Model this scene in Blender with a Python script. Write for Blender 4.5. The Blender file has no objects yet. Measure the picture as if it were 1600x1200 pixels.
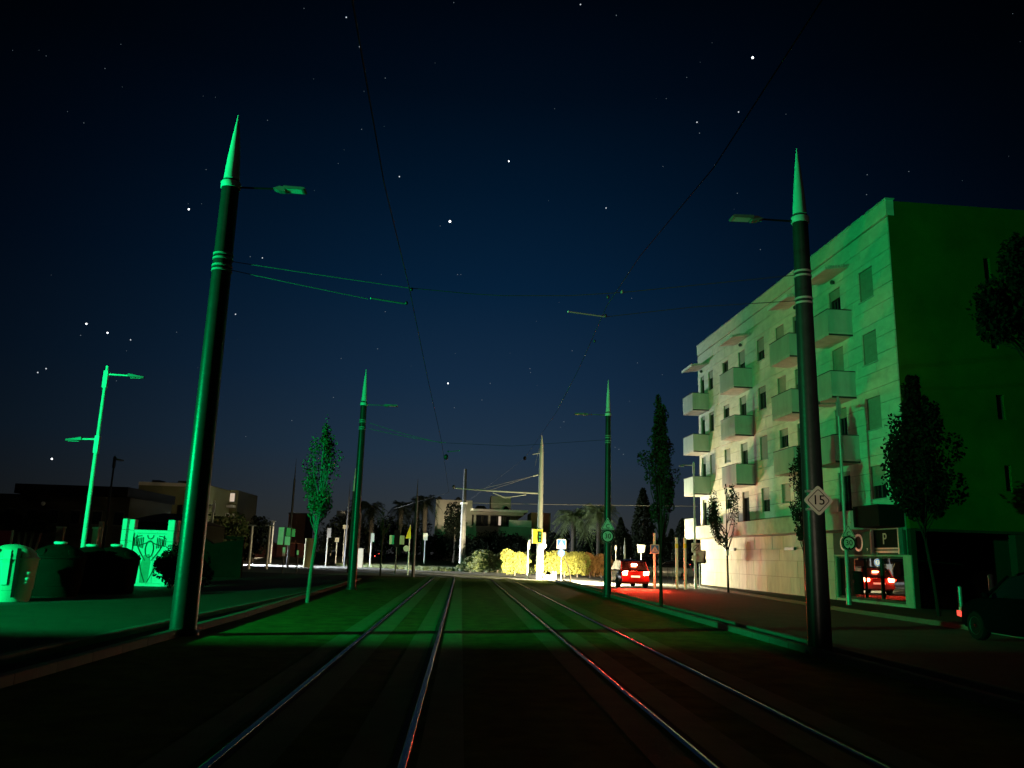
import bpy, math, random
from mathutils import Vector, Matrix
random.seed(7)
PI = math.pi
SC = bpy.context.scene
COL = SC.collection

# ------------------------------------------------------------------ camera
F, EYE = 1273.0, 1.58
_U = Vector(((978-800)/F, (600+5423)/F, -1)).normalized()
_Y = Vector(((721-800)/F, -(867-600)/F, -1)); _Y = (_Y - _U*(_Y.dot(_U))).normalized()
_X = _Y.cross(_U)
ROT = Matrix((_X, _Y, _U))                       # world = ROT @ camera
cd = bpy.data.cameras.new('camera'); cam = bpy.data.objects.new('camera', cd); COL.objects.link(cam)
cam.matrix_world = Matrix.Translation((0, 0, EYE)) @ ROT.to_4x4()
cd.sensor_width = 36; cd.lens = 36*F/1600; cd.clip_start = .1; cd.clip_end = 6000
SC.camera = cam
SC.render.resolution_x, SC.render.resolution_y = 1024, 768

# ------------------------------------------------------------------ night sky
w = bpy.data.worlds.new('World'); SC.world = w; w.use_nodes = True
nt = w.node_tree; nt.nodes.clear()
def N(t, **k):
    n = nt.nodes.new(t)
    for a, b in k.items(): setattr(n, a, b)
    return n
L = lambda a, b: nt.links.new(a, b)
out = N('ShaderNodeOutputWorld'); bg = N('ShaderNodeBackground'); L(bg.outputs[0], out.inputs[0])
tc = N('ShaderNodeTexCoord'); sep = N('ShaderNodeSeparateXYZ'); L(tc.outputs['Generated'], sep.inputs[0])
ramp = N('ShaderNodeValToRGB'); L(sep.outputs['Z'], ramp.inputs[0])
stops = [(0, (.034, .036, .036)), (.045, (.030, .037, .043)), (.12, (.0155, .034, .062)), (.206, (.0072, .0245, .057)), (.319, (.0018, .0145, .041)),
         (.426, (.0005, .0080, .0235)), (.52, (.0002, .0036, .0105)), (.62, (.00005, .0012, .0036)), (1, (.00005, .0004, .0015))]
cr = ramp.color_ramp
cr.elements[0].position = 0; cr.elements[0].color = (*stops[0][1], 1)
cr.elements[1].position = 1; cr.elements[1].color = (*stops[-1][1], 1)
for p, c in stops[1:-1]:
    e = cr.elements.new(p); e.color = (*c, 1)
comb = N('ShaderNodeCombineXYZ'); L(sep.outputs['X'], comb.inputs[0]); L(sep.outputs['Y'], comb.inputs[1])
nrm = N('ShaderNodeVectorMath', operation='NORMALIZE'); L(comb.outputs[0], nrm.inputs[0])
dot = N('ShaderNodeVectorMath', operation='DOT_PRODUCT'); L(nrm.outputs[0], dot.inputs[0])
_az = math.radians(2.0); dot.inputs[1].default_value = (math.sin(_az), math.cos(_az), 0)
mx = N('ShaderNodeMath', operation='MAXIMUM'); L(dot.outputs['Value'], mx.inputs[0]); mx.inputs[1].default_value = 0
pw = N('ShaderNodeMath', operation='POWER'); L(mx.outputs[0], pw.inputs[0]); pw.inputs[1].default_value = 10
mr = N('ShaderNodeMapRange'); L(pw.outputs[0], mr.inputs[0]); mr.inputs[3].default_value = .03; mr.inputs[4].default_value = 1
mul = N('ShaderNodeVectorMath', operation='SCALE'); L(ramp.outputs[0], mul.inputs[0]); L(mr.outputs[0], mul.inputs['Scale'])
L(mul.outputs[0], bg.inputs[0]); bg.inputs[1].default_value = .95

# weak warm fill light added behind the camera, to the left
sd = bpy.data.lights.new('warm_fill', 'SUN'); sd.energy = .028; sd.angle = math.radians(.5); sd.color = (1, .93, .72)
so = bpy.data.objects.new('warm_fill', sd); COL.objects.link(so); so.rotation_euler = (math.radians(62), 0, math.radians(-22))
SC.view_settings.view_transform = 'Standard'; SC.view_settings.look = 'None'
SC.view_settings.exposure = 0; SC.view_settings.gamma = 1; SC.view_settings.use_curve_mapping = False
SC.cycles.max_bounces = 6; SC.cycles.diffuse_bounces = 4; SC.cycles.sample_clamp_indirect = 6
SC.cycles.blur_glossy = .5; SC.cycles.use_denoising = True

# ------------------------------------------------------------------ helpers
def ray(px, py): return ROT @ Vector(((px-800)/F, -(py-600)/F, -1))
def G(px, py, z=0.):
    d = ray(px, py); t = (z-EYE)/d.z; return Vector((d.x*t, d.y*t, z))
def D(px, py, Y):
    d = ray(px, py); t = Y/d.y; return Vector((d.x*t, Y, EYE+d.z*t))

class MB:
    def __init__(s): s.v = []; s.f = []
    def add(s, vs, fs):
        o = len(s.v); s.v += [tuple(v) for v in vs]; s.f += [tuple(i+o for i in f) for f in fs]; return s
    def box(s, x0, x1, y0, y1, z0, z1):
        return s.add([(x0,y0,z0),(x1,y0,z0),(x1,y1,z0),(x0,y1,z0),(x0,y0,z1),(x1,y0,z1),(x1,y1,z1),(x0,y1,z1)],
                     [(0,3,2,1),(4,5,6,7),(0,1,5,4),(1,2,6,5),(2,3,7,6),(3,0,4,7)])
    def tube(s, pts, r, n=8, cap=True):
        pts = [Vector(p) for p in pts]; rs = r if isinstance(r, (list, tuple)) else [r]*len(pts)
        vs = []; fs = []; prev = None
        for i, p in enumerate(pts):
            t = (pts[min(i+1, len(pts)-1)] - pts[max(i-1, 0)]).normalized()
            if prev is None: a = t.orthogonal().normalized()
            else: a = (prev - t*prev.dot(t)).normalized()
            prev = a; b = t.cross(a)
            for k in range(n):
                q = 2*PI*k/n; vs.append(p + (a*math.cos(q)+b*math.sin(q))*rs[i])
        for i in range(len(pts)-1):
            for k in range(n):
                a0 = i*n+k; a1 = i*n+(k+1) % n; fs.append((a0, a1, a1+n, a0+n))
        if cap: fs.append(tuple(range(n))[::-1]); fs.append(tuple(range((len(pts)-1)*n, len(pts)*n)))
        return s.add(vs, fs)
    def lathe(s, prof, n=20, c=(0,0,0), sx=1, sy=1):
        vs = []; fs = []
        for r, z in prof:
            for k in range(n):
                q = 2*PI*k/n; vs.append((c[0]+r*sx*math.cos(q), c[1]+r*sy*math.sin(q), c[2]+z))
        for i in range(len(prof)-1):
            for k in range(n):
                a0 = i*n+k; a1 = i*n+(k+1) % n; fs.append((a0, a1, a1+n, a0+n))
        fs.append(tuple(range(n))[::-1]); fs.append(tuple(range((len(prof)-1)*n, len(prof)*n)))
        return s.add(vs, fs)
    def prism(s, poly, y0, y1):                  # polygon in XZ (counter-clockwise seen from -Y)
        n = len(poly)
        return s.add([(x, y0, z) for x, z in poly]+[(x, y1, z) for x, z in poly],
                     [tuple(range(n)), tuple(range(2*n-1, n-1, -1))]+[(i, i+n, (i+1) % n+n, (i+1) % n) for i in range(n)])
    def slab(s, poly, z0, z1):                   # polygon in XY (ccw from above)
        n = len(poly)
        return s.add([(x, y, z0) for x, y in poly]+[(x, y, z1) for x, y in poly],
                     [tuple(range(n))[::-1], tuple(range(n, 2*n))]+[(i, (i+1) % n, (i+1) % n+n, i+n) for i in range(n)])
    def ring(s, poly, inner, y0, y1):            # frame between two outlines in XZ
        n = len(poly); vs = [(x, y0, z) for x, z in poly]+[(x, y0, z) for x, z in inner]+[(x, y1, z) for x, z in poly]+[(x, y1, z) for x, z in inner]
        fs = []
        for i in range(n):
            j = (i+1) % n
            fs += [(i, j, n+j, n+i), (2*n+i, 3*n+i, 3*n+j, 2*n+j), (i, 2*n+i, 2*n+j, j), (n+i, n+j, 3*n+j, 3*n+i)]
        return s.add(vs, fs)
    def ball(s, c, r, n=8, m=6, sz=1):
        return s.lathe([(max(.001, r*math.sin(PI*i/m)), -r*sz*math.cos(PI*i/m)) for i in range(m+1)], n, c)

def obj(name, mb, m, parent=None, smooth=False, label=None, kind=None):
    me = bpy.data.meshes.new(name)
    if isinstance(mb, MB): me.from_pydata(mb.v, [], mb.f)
    else: me = mb
    if m: me.materials.append(m)
    if smooth:
        me.polygons.foreach_set('use_smooth', [True]*len(me.polygons))
        if smooth != 'all': me.set_sharp_from_angle(angle=math.radians(40))
    me.update()
    o = bpy.data.objects.new(name, me); COL.objects.link(o)
    if parent: o.parent = parent
    if label: o['label'] = label
    if kind: o['kind'] = kind
    return o
def thing(name, label, cat, loc=(0,0,0), rz=0, group=None):
    o = bpy.data.objects.new(name, None); COL.objects.link(o); o.location = loc; o.rotation_euler = (0, 0, rz)
    o.empty_display_size = .2
    return tag(o, label, cat, group)
def tag(o, label, cat, group=None):
    o['label'] = label; o['category'] = cat
    if group: o['group'] = group
    return o
def kids(o): return [c for c in COL.objects if c.parent == o]
KID = {}
def dup(o, loc, rz=None, label=None, group=None):
    def cp(a, p):
        c = a.copy(); COL.objects.link(c); c.parent = p
        for k in list(a.children): cp(k, c)
        return c
    r = cp(o, None); r.location = loc
    if rz is not None: r.rotation_euler = (0, 0, rz)
    if label: r['label'] = label
    if group: r['group'] = group
    return r

MATS = {}
def mat(name, col, rough=.7, metal=0, var=.25, scale=3., bump=.0, bscale=40., spec=.5, emit=None, es=0, ior=None, stretch=(1,1,1), alpha=1):
    if name in MATS: return MATS[name]
    m = bpy.data.materials.new(name); m.use_nodes = True; t = m.node_tree; b = t.nodes['Principled BSDF']
    b.inputs['Roughness'].default_value = rough; b.inputs['Metallic'].default_value = metal
    b.inputs['Specular IOR Level'].default_value = spec
    if ior: b.inputs['IOR'].default_value = ior
    if alpha < 1: b.inputs['Alpha'].default_value = alpha
    tcn = t.nodes.new('ShaderNodeTexCoord'); mp = t.nodes.new('ShaderNodeMapping'); mp.inputs['Scale'].default_value = stretch
    t.links.new(tcn.outputs['Object'], mp.inputs[0])
    no = t.nodes.new('ShaderNodeTexNoise'); no.inputs['Scale'].default_value = scale; no.inputs['Detail'].default_value = 5; no.inputs['Roughness'].default_value = .65
    t.links.new(mp.outputs[0], no.inputs[0])
    rp = t.nodes.new('ShaderNodeValToRGB'); rp.color_ramp.elements[0].position = .3; rp.color_ramp.elements[1].position = .7
    rp.color_ramp.elements[0].color = (*[c*(1-var) for c in col], 1); rp.color_ramp.elements[1].color = (*[min(1, c*(1+var)) for c in col], 1)
    t.links.new(no.outputs[0], rp.inputs[0]); t.links.new(rp.outputs[0], b.inputs['Base Color'])
    if bump:
        n2 = t.nodes.new('ShaderNodeTexNoise'); n2.inputs['Scale'].default_value = bscale; n2.inputs['Detail'].default_value = 3
        t.links.new(mp.outputs[0], n2.inputs[0])
        bp = t.nodes.new('ShaderNodeBump'); bp.inputs['Strength'].default_value = bump; bp.inputs['Distance'].default_value = .02
        t.links.new(n2.outputs[0], bp.inputs['Height']); t.links.new(bp.outputs[0], b.inputs['Normal'])
    if emit:
        b.inputs['Emission Color'].default_value = (*emit, 1); b.inputs['Emission Strength'].default_value = es
    MATS[name] = m; return m

M = dict(
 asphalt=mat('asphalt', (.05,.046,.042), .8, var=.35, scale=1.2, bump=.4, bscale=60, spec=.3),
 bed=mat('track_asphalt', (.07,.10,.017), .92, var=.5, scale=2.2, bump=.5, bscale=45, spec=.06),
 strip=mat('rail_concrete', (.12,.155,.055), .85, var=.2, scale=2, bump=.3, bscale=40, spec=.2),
 paveleft=mat('paving_dark', (.040,.042,.028), .9, var=.2, scale=1.5, bump=.3, bscale=30, spec=.15),
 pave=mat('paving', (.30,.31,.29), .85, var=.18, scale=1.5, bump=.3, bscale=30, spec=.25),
 kerb=mat('kerb_stone', (.085,.085,.07), .8, var=.25, scale=3, bump=.3),
 soil=mat('soil', (.035,.028,.02), .95, var=.5, scale=4, bump=.8, bscale=25, spec=.1),
 earth=mat('earth', (.05,.055,.03), .95, var=.4, scale=.5, bump=.6, bscale=10, spec=.1),
 grass=mat('grass', (.05,.08,.025), .8, var=.5, scale=2),
 rail=mat('rail_steel', (.12,.115,.11), .25, metal=1, var=.12, scale=8),
 groove=mat('groove', (.01,.01,.01), .9, var=.1),
 pole=mat('pole_paint', (.018,.025,.025), .36, var=.2, scale=5, spec=.28, bump=.12, bscale=14),
 spike=mat('pale_metal', (.62,.64,.62), .45, metal=.0, var=.08, scale=3),
 steel=mat('galvanised', (.45,.46,.45), .45, metal=.55, var=.15, scale=6),
 dkmetal=mat('dark_metal', (.03,.03,.032), .5, metal=.3, var=.2),
 wire=mat('wire_copper', (.012,.012,.012), .7, metal=.0, var=.1),
 wirelt=mat('wire_pale', (.13,.13,.125), .5, metal=.0, var=.1),
 lamp=mat('luminaire_grey', (.15,.17,.17), .4, metal=.3, var=.1),
 lampglass=mat('luminaire_glass', (.5,.52,.5), .12, var=.05),
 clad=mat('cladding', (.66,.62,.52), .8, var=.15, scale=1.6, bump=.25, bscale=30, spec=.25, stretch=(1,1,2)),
 joint=mat('wall_joint', (.22,.20,.15), .9, var=.2),
 stone=mat('podium_stone', (.44,.40,.33), .8, var=.2, scale=1.4, bump=.35, bscale=25, spec=.25, stretch=(1.6,1.6,.5)),
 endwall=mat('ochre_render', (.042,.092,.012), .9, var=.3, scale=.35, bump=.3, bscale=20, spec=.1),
 balc=mat('balcony_panel', (.36,.42,.38), .55, var=.12, scale=2.5, stretch=(1,1,.3)),
 conc=mat('concrete', (.48,.46,.42), .85, var=.2, scale=2.5, bump=.3),
 frame=mat('window_frame', (.06,.06,.055), .8, var=.1, spec=.1),
 pane=mat('window_pane', (.008,.010,.012), .06, var=.1, spec=.6),
 mirror=mat('shop_pane', (.004,.004,.005), .015, var=.1, ior=2.6, spec=.5),
 shut=mat('roller_shutter', (.30,.30,.24), .6, var=.12, scale=4),
 lit=mat('lit_window', (.3,.25,.2), .6, emit=(1,.62,.38), es=.75, var=.1),
 litcool=mat('lit_window_pale', (.3,.28,.25), .6, emit=(1,.78,.60), es=.55, var=.1),
 white=mat('white_paint', (.75,.75,.72), .5, var=.08),
 signwhite=mat('sign_white', (.5,.5,.48), .4, var=.05),
 signgrn=mat('sign_white_dull', (.62,.60,.50), .45, var=.06),
 black=mat('black_paint', (.008,.008,.008), .85, var=.1, spec=.05),
 blue=mat('sign_blue', (.02,.14,.55), .4, var=.05),
 yellow=mat('sign_yellow', (.72,.62,.02), .45, var=.05),
 bark=mat('bark', (.17,.15,.12), .9, var=.35, scale=9, bump=.6, bscale=30, stretch=(1,1,.3)),
 palmbark=mat('palm_bark', (.05,.04,.03), .95, var=.4, scale=8, bump=.9, bscale=18),
 leaf=mat('leaf_green', (.055,.095,.035), .55, var=.45, scale=5, spec=.35),
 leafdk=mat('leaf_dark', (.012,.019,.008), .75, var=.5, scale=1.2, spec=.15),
 leafbk=mat('leaf_silhouette', (.006,.009,.005), .85, var=.5, scale=.8, spec=.06), barkdk=mat('bark_dark', (.02,.017,.013), .95, spec=.05),  # near-black leaves and bark: shade of the tree silhouettes put into the colour
 hedge=mat('hedge_leaf', (.33,.33,.075), .6, var=.45, scale=2.5, spec=.3),
 hedgered=mat('hedge_reddish', (.36,.17,.06), .6, var=.45, scale=2.5, spec=.3),
 shrub=mat('shrub_leaf', (.10,.13,.05), .6, var=.5, scale=2, spec=.3),
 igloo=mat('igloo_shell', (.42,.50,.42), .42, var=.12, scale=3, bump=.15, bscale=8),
 iglooshade=mat('igloo_shell_shaded', (.008,.006,.005), .85, var=.2, scale=3, spec=.08),  # shaded copy of the shell: the shadow on these containers is in the colour
 gatew=mat('white_gate', (.78,.80,.78), .5, var=.1),
 tyre=mat('tyre', (.008,.008,.008), .95, var=.2, spec=.05), rim=mat('rim', (.08,.08,.08), .5, metal=.5, var=.1),
 carred=mat('car_paint_dark', (.12,.018,.016), .25, var=.05), carblk=mat('car_paint_black', (.003,.003,.004), .5, var=.05, spec=.0),
 panelgreen=mat('panel_green', (.30,.50,.30), .6, var=.1), mastgrey=mat('cabinet_grey', (.14,.15,.14), .6, var=.1), cargrey=mat('car_paint_grey', (.12,.12,.12), .3, var=.05), mastw=mat('mast_paint', (.30,.31,.285), .5, var=.12),
 carglass=mat('car_glass', (.01,.01,.012), .05, var=.1),
 tail=mat('tail_lamp_on', (.5,.02,.01), .3, emit=(1,.12,.05), es=480, var=.05),
 tailfar=mat('tail_lamp_far', (.5,.02,.01), .3, emit=(1,.10,.07), es=4, var=.05),
 reddim=mat('red_glow_dim', (.5,.02,.01), .2, emit=(1,.08,.05), es=1.6, var=.05),  # dim tail lamps, and the parked car's glowing reflection patches
 plate=mat('plate_lit', (.7,.7,.65), .5, emit=(1,.85,.55), es=1.3, var=.05),
 headon=mat('head_lamp_on', (.9,.9,.85), .2, emit=(1,.85,.6), es=20, var=.03),
 greenlens=mat('green_lens', (.0,.4,.1), .3, emit=(.0,1,.3), es=25, var=.03),
 redpanel=mat('red_hoarding', (.35,.01,.03), .6, var=.15),
 terra=mat('terracotta_render', (.42,.21,.12), .9, var=.15),
 cream=mat('cream_render', (.13,.13,.06), .9, var=.12, scale=.4, spec=.1),
 greyren=mat('grey_render', (.48,.45,.39), .9, var=.14, scale=.3, spec=.1),
 darkren=mat('dark_render', (.035,.034,.024), .9, var=.2, scale=.3, spec=.1),
 roof=mat('roof_tile', (.05,.035,.03), .9, var=.3), star=mat('starlight', (0,0,0), 1, emit=(.85,.92,1), es=.8, var=0),
 starb=mat('starlight_bright', (0,0,0), 1, emit=(.95,.97,1), es=3.5, var=0), stardim=mat('starlight_dim', (0,0,0), 1, emit=(.7,.85,1), es=.2, var=0),
 wallearth=mat('old_wall', (.030,.010,.008), .95, var=.35, scale=.6, bump=.7, bscale=6, spec=.1),  # brown darkened so the shadow on the wall is in its colour
)

# ------------------------------------------------------------------ ground, track, roads
def sheet(name, poly, z, m):
    return obj(name, MB().add([(x, y, z) for x, y in poly], [tuple(range(len(poly)))]), m, kind='structure')
sheet('ground', [(-900,-400),(900,-400),(900,1500),(-900,1500)], -.012, M['earth'])
XL = -4.95                                             # left edge of the tram bed
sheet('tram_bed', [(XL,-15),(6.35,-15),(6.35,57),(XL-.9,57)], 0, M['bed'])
sheet('road', [(6.95,-15),(13.55,-15),(13.55,30),(14.6,45),(15.0,49.5),(6.95,49.5)], -.004, M['asphalt'])
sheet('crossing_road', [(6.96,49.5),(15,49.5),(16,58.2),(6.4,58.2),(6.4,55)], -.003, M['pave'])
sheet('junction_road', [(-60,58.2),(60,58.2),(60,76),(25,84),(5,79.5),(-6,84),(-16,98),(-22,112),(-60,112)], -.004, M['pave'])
sheet('left_road', [(-60,-15),(-14.5,-15),(-14.5,10),(-6.6,32),(-6.9,58),(-60,58)], -.002, M['asphalt'])
sheet('left_pavement', [(-14.3,-15),(-6.2,-15),(-5.9,20),(-5.55,31.5),(-6.4,32),(-14.3,10.6)], .10, M['paveleft'])
sheet('planting_strip', [(-5.95,-15),(-5.13,-15),(-5.13,20),(-5.75,57),(-6.6,57),(-5.4,31.5),(-5.7,20)], .03, M['soil'])
sheet('right_pavement', [(13.85,-15),(17,-15),(31,-15),(31,30.4),(16.9,30.4),(16.1,57),(15.3,57),(14.6,47),(13.85,30)], .11, M['paveleft'])
sheet('verge_strip', [(6.5,-15),(6.86,-15),(6.86,57),(6.5,57)], .05, M['soil'])
# far green bank
mb = MB(); nx, ny = 60, 10
for j in range(ny+1):
    for i in range(nx+1):
        x = -26+i*76/nx; y = 88+j*3.5+max(0,-x-8)*.9; h = .9*math.sin(PI*min(1, j/ny*.7))*(1+.3*math.sin(i*.9)+.2*math.sin(i*2.3+j))
        mb.v.append((x, y+(3 if x > 8 else 0)-x*.05, -.01+max(0, h)))
for j in range(ny):
    for i in range(nx): a = j*(nx+1)+i; mb.f.append((a, a+1, a+nx+2, a+nx+1))
obj('grass_bank', mb, M['grass'], smooth='all', kind='structure')

def rail_path(x0, ymin=-12, ymax=57, ext=60):
    pts = [(x0, y) for y in range(ymin, ymax, 3)]; R_ = 19 + x0
    for k in range(1, 27):
        a = k*.06; pts.append((x0 - R_*(1-math.cos(a)), ymax + R_*math.sin(a)))
    return pts
def swept(pts, prof):                                  # profile (x offset, z) swept along a plan path
    mb = MB(); n = len(prof)
    for i, (x, y) in enumerate(pts):
        a = Vector(pts[max(0, i-1)]); b = Vector(pts[min(len(pts)-1, i+1)]); t = (b-a).normalized(); nx, ny = t.y, -t.x
        for o, z in prof: mb.v.append((x+nx*o, y+ny*o, z))
    for i in range(len(pts)-1):
        for k in range(n-1): a = i*n+k; mb.f.append((a, a+1, a+n+1, a+n))
    return mb
for x0 in (-1.82, -.385, 2.05, 3.48):
    side = 1 if x0 in (-1.82, 2.05) else -1
    obj('rail', swept(rail_path(x0), [(-.034,.004),(-.031,.0095),(-.023,.0135),(-.013,.0163),(-.004,.0176),(.004,.0176),(.013,.0163),(.023,.0135),(.031,.0095),(.034,.004)]), M['rail'], smooth='all', kind='structure')
    obj('rail_groove', swept(rail_path(x0), [(side*.045,.0025),(side*.095,.0025)] if side > 0 else [(-.095,.0025),(-.045,.0025)]), M['groove'], kind='structure')
    for s in (-1, 1):
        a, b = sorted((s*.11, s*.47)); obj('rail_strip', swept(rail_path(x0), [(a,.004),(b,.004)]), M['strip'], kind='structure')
# kerbs as rows of stones
KM = {}
def kerb_run(a, b, h=.13, wd=.15, L_=1.0, name='kerbstone', n_vis=300, base=None):
    a = Vector(a); b = Vector(b); d = (b-a); n = max(1, int(d.length/L_)); ang = math.atan2(d.y, d.x); st = d.length/n
    key = (round(st, 3), h, wd)
    if key not in KM:
        c = .012; mb = MB(); mb.add([(-st/2+.006,-wd/2,0),(st/2-.006,-wd/2,0),(st/2-.006,wd/2,0),(-st/2+.006,wd/2,0),(-st/2+.006,-wd/2,h-c),(st/2-.006,-wd/2,h-c),(st/2-.006,wd/2,h-c),(-st/2+.006,wd/2,h-c),
               (-st/2+.01,-wd/2+c,h),(st/2-.01,-wd/2+c,h),(st/2-.01,wd/2-c,h),(-st/2+.01,wd/2-c,h)], [(0,1,5,4),(1,2,6,5),(2,3,7,6),(3,0,4,7),(4,5,9,8),(5,6,10,9),(6,7,11,10),(7,4,8,11),(8,9,10,11)])
        me = bpy.data.meshes.new('kerbstone'); me.from_pydata(mb.v, [], mb.f); me.materials.append(M['kerb']); KM[key] = me
    for i in range(n):
        p = a + d*((i+.5)/n); o = bpy.data.objects.new(name, KM[key]); COL.objects.link(o); o.parent = base
        o.location = (p.x, p.y, random.uniform(-.004, .004)); o.rotation_euler = (0, 0, ang+random.uniform(-.004, .004))
def kerb(name, label, segs, **k):
    base = obj(name, MB().slab([(segs[0][0][0]-.04, segs[0][0][1]), (segs[0][0][0]+.04, segs[0][0][1]), (segs[0][1][0]+.04, segs[0][1][1]), (segs[0][1][0]-.04, segs[0][1][1])], -.02, .02), M['kerb'], kind='structure')
    for a, b in segs: kerb_run(a, b, base=base, **k)
kerb('kerb', '', [((-5.05,6),(-5.05,20)), ((-5.05,20),(-5.7,48))])
kerb('kerb', '', [((6.42,8),(6.42,56))])
kerb('kerb', '', [((6.93,8),(6.93,56))])
kerb('kerb', '', [((13.7,12),(13.7,30)), ((13.7,30),(14.75,47)), ((14.75,47),(15.6,56))])
kerb('kerb', '', [((-6.0,8),(-5.78,20)), ((-5.78,20),(-5.5,31))])

# ------------------------------------------------------------------ tall tram poles
def body_prof(h, r0, r1, ring_z, spike):
    zc = h-spike
    p = [(r0,0),(r0,.02)]
    p += [(r0+(r1-r0)*t, .02+(zc-.02)*t) for t in (.2,.4,.6,.8,1)]
    return p, zc
def tram_pole(px_base, py_base, py_top, label, rings, side, r0=.215, r1=.15, px_top=None, spike=1.5, lum=True, arm=1.55):
    b = G(px_base, py_base); zt = D(px_top or px_base, py_top, b.y).z
    t = thing('tram_pole', label, 'pole', b, 0, 'tall spiked tram poles along the track')
    prof, zc = body_prof(zt, r0, r1, 0, spike)
    obj('shaft', MB().lathe(prof, 32), M['pole'], t, smooth=True)
    obj('base_collar', MB().lathe([(r0+.05,0),(r0+.05,.05),(r0+.015,.09)], 32), M['pole'], t, smooth=True)
    obj('spike', MB().lathe([(r1-.012, zc+.03),(r1*.72, zc+spike*.35),(r1*.40, zc+spike*.7),(.012, zt)], 28), M['spike'], t, smooth=True)
    obj('collar', MB().lathe([(r1+.02,zc-.16),(r1+.025,zc-.15),(r1+.025,zc-.04),(r1+.02,zc-.03)], 28), M['spike'], t, smooth=True)
    for py in rings:
        z = D(px_top or px_base, py, b.y).z; r = r0+(r1-r0)*z/zc
        obj('ring', MB().lathe([(r+.004,z-.022),(r+.014,z-.016),(r+.014,z+.016),(r+.004,z+.022)], 28), M['mastw'], t, smooth=True)
    if lum:
        z = zc-.12
        obj('arm', MB().tube([(side*r1*.9,0,z),(side*.8,0,z+.01),(side*(arm-.45),0,z+.01)], [.02,.018,.016], 10), M['black'] if b.y < 20 else M['lamp'], t, smooth=True)
        a = arm-.5
        hb = MB()
        hb.prism([(side*x, z0+z) for x, z0 in ([(a,.0),(a+.12,-.05),(a+.24,-.055),(a+.25,.045),(a+.12,.05)] if side > 0 else [(a,.0),(a+.12,.05),(a+.25,.045),(a+.24,-.055),(a+.12,-.05)])], -.075, .075)
        head = obj('lamp_head', hb, M['lamp'], t)
        fl = MB().prism([(side*x, z0+z) for x, z0 in ([(a+.22,-.015),(a+.62,-.02),(a+.66,.0),(a+.62,.03),(a+.22,.04)] if side > 0 else [(a+.22,.04),(a+.62,.03),(a+.66,.0),(a+.62,-.02),(a+.22,-.015)])], -.13, .13)
        obj('lamp_shade', fl, M['lamp'], head)
        obj('lens', MB().box(min(side*(a+.27), side*(a+.58)), max(side*(a+.27), side*(a+.58)), -.1, .1, z-.024, z-.021), M['lampglass'], head)
    return t, zt
TP = []
TP.append(tram_pole(285, 992, 180, 'tall dark spiked pole, nearest on the left of the track, edge lit green', [400,407,418,425], 1, r0=.24, r1=.172, px_top=372, arm=1.37))
TP.append(tram_pole(1282, 1022, 232, 'tall dark spiked pole in front of the apartment building, carrying the diamond 15 plate', [425,432,467,474], -1, px_top=1243, arm=1.28))
TP.append(tram_pole(549, 921, 577, 'slimmer looking green tinted spiked pole beyond the poplar, left of the track', [657,660,668,671], 1, r0=.19, r1=.135, px_top=572, arm=1.35))
TP.append(tram_pole(949, 933, 593, 'dark spiked pole beside the car with brake lights, carrying the green 30 disc', [681,684,689,692], -1, r0=.165, r1=.115, px_top=949, arm=1.35))

# ------------------------------------------------------------------ overhead wires
def wire(name, label, pts, r=.008, m=None, cat='wire', group='overhead tram wires'):
    o = obj(name, MB().tube(pts, r, 5), m or M['wire']); return tag(o, label, cat, group)
l1 = TP[0][0].location; r1_ = TP[1][0].location; l2 = TP[2][0].location; r2_ = TP[3][0].location
k1 = D(635,475,15.9); k1b = D(640,452,15.9); k2 = D(690,690,35.7); k2b = D(697,705,35.7)
def sag(a, b, s, n=14):
    a = Vector(a); b = Vector(b); return [a.lerp(b, i/n) - Vector((0,0,s*4*(i/n)*(1-i/n))) for i in range(n+1)]
cl = [Vector((-.95, y, 6.45)) for y in (-8,)] + [D(563,72,7.4), D(600,285,10.3), k1b, D(668,590,24), k2, Vector((-1.1,60,6.0)), Vector((-7,85,6.0))]
wire('contact_wire', 'thin dark contact wire over the left hand track running away from the camera', cl, .009)
c2 = [Vector((2.9,-8,6.4)), D(1115,262,8.6), D(1000,400,12.6), D(948,478,15.6), D(905,575,22), D(872,640,35.5), D(820,716,56), Vector((-1,88,6.0))]
wire('contact_wire', 'thin dark contact wire over the right hand track running away from the camera', c2, .007)
wire('contact_wire_glint', 'pale painted glint along the right contact wire above the white signal mast in open sky', [D(872,637,35),D(893,598,31)], .006, M['wirelt'])  # pale stretch laid over the contact wire as a painted glint
# first headspan
for i, (a, b, c_) in enumerate([((352,407,l1.y), (640,450,15.9), 'upper'), ((352,420,l1.y), (575,467,15.9), 'lower')]):
    A_, B_ = D(*a), D(*b)
    wire('span_wire', f'{c_} of the two pale span wires from the nearest left pole to the contact wire', sag(A_, B_, .008), .009, M['wirelt'])
wire('span_wire', 'long dim span wire crossing between the two nearest spiked poles', [D(640,450,15.9), D(735,459,15.8), D(785,462,15.7), D(890,462,15.6), D(972,457,15.5), D(1242,430,r1_.y)], .008)
wire('span_wire', 'lower dim span wire reaching from the building side pole to the right contact wire', [D(947,495,15.5), D(1080,480,15.4), D(1244,470,r1_.y)], .007)
def reg_arm(p, q, label):
    t = thing('registration_arm', label, 'wire arm', (0,0,0), 0, 'arms holding the contact wires')
    obj('rod', MB().tube([p, q], .016, 6), M['wirelt'], t, smooth=True)
    obj('insulator', MB().ball(q+Vector((0,0,.02)), .032, 8, 6, 1.3), M['dkmetal'], t, smooth=True)
    obj('clamp', MB().ball(p, .022, 8, 6), M['steel'], t, smooth=True)
reg_arm(D(580,466,15.9), k1, 'pale rod holding the left contact wire between the two nearest poles')
reg_arm(D(888,487,15.5), D(946,495,15.5), 'pale rod holding the right contact wire near the building side pole')
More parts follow.
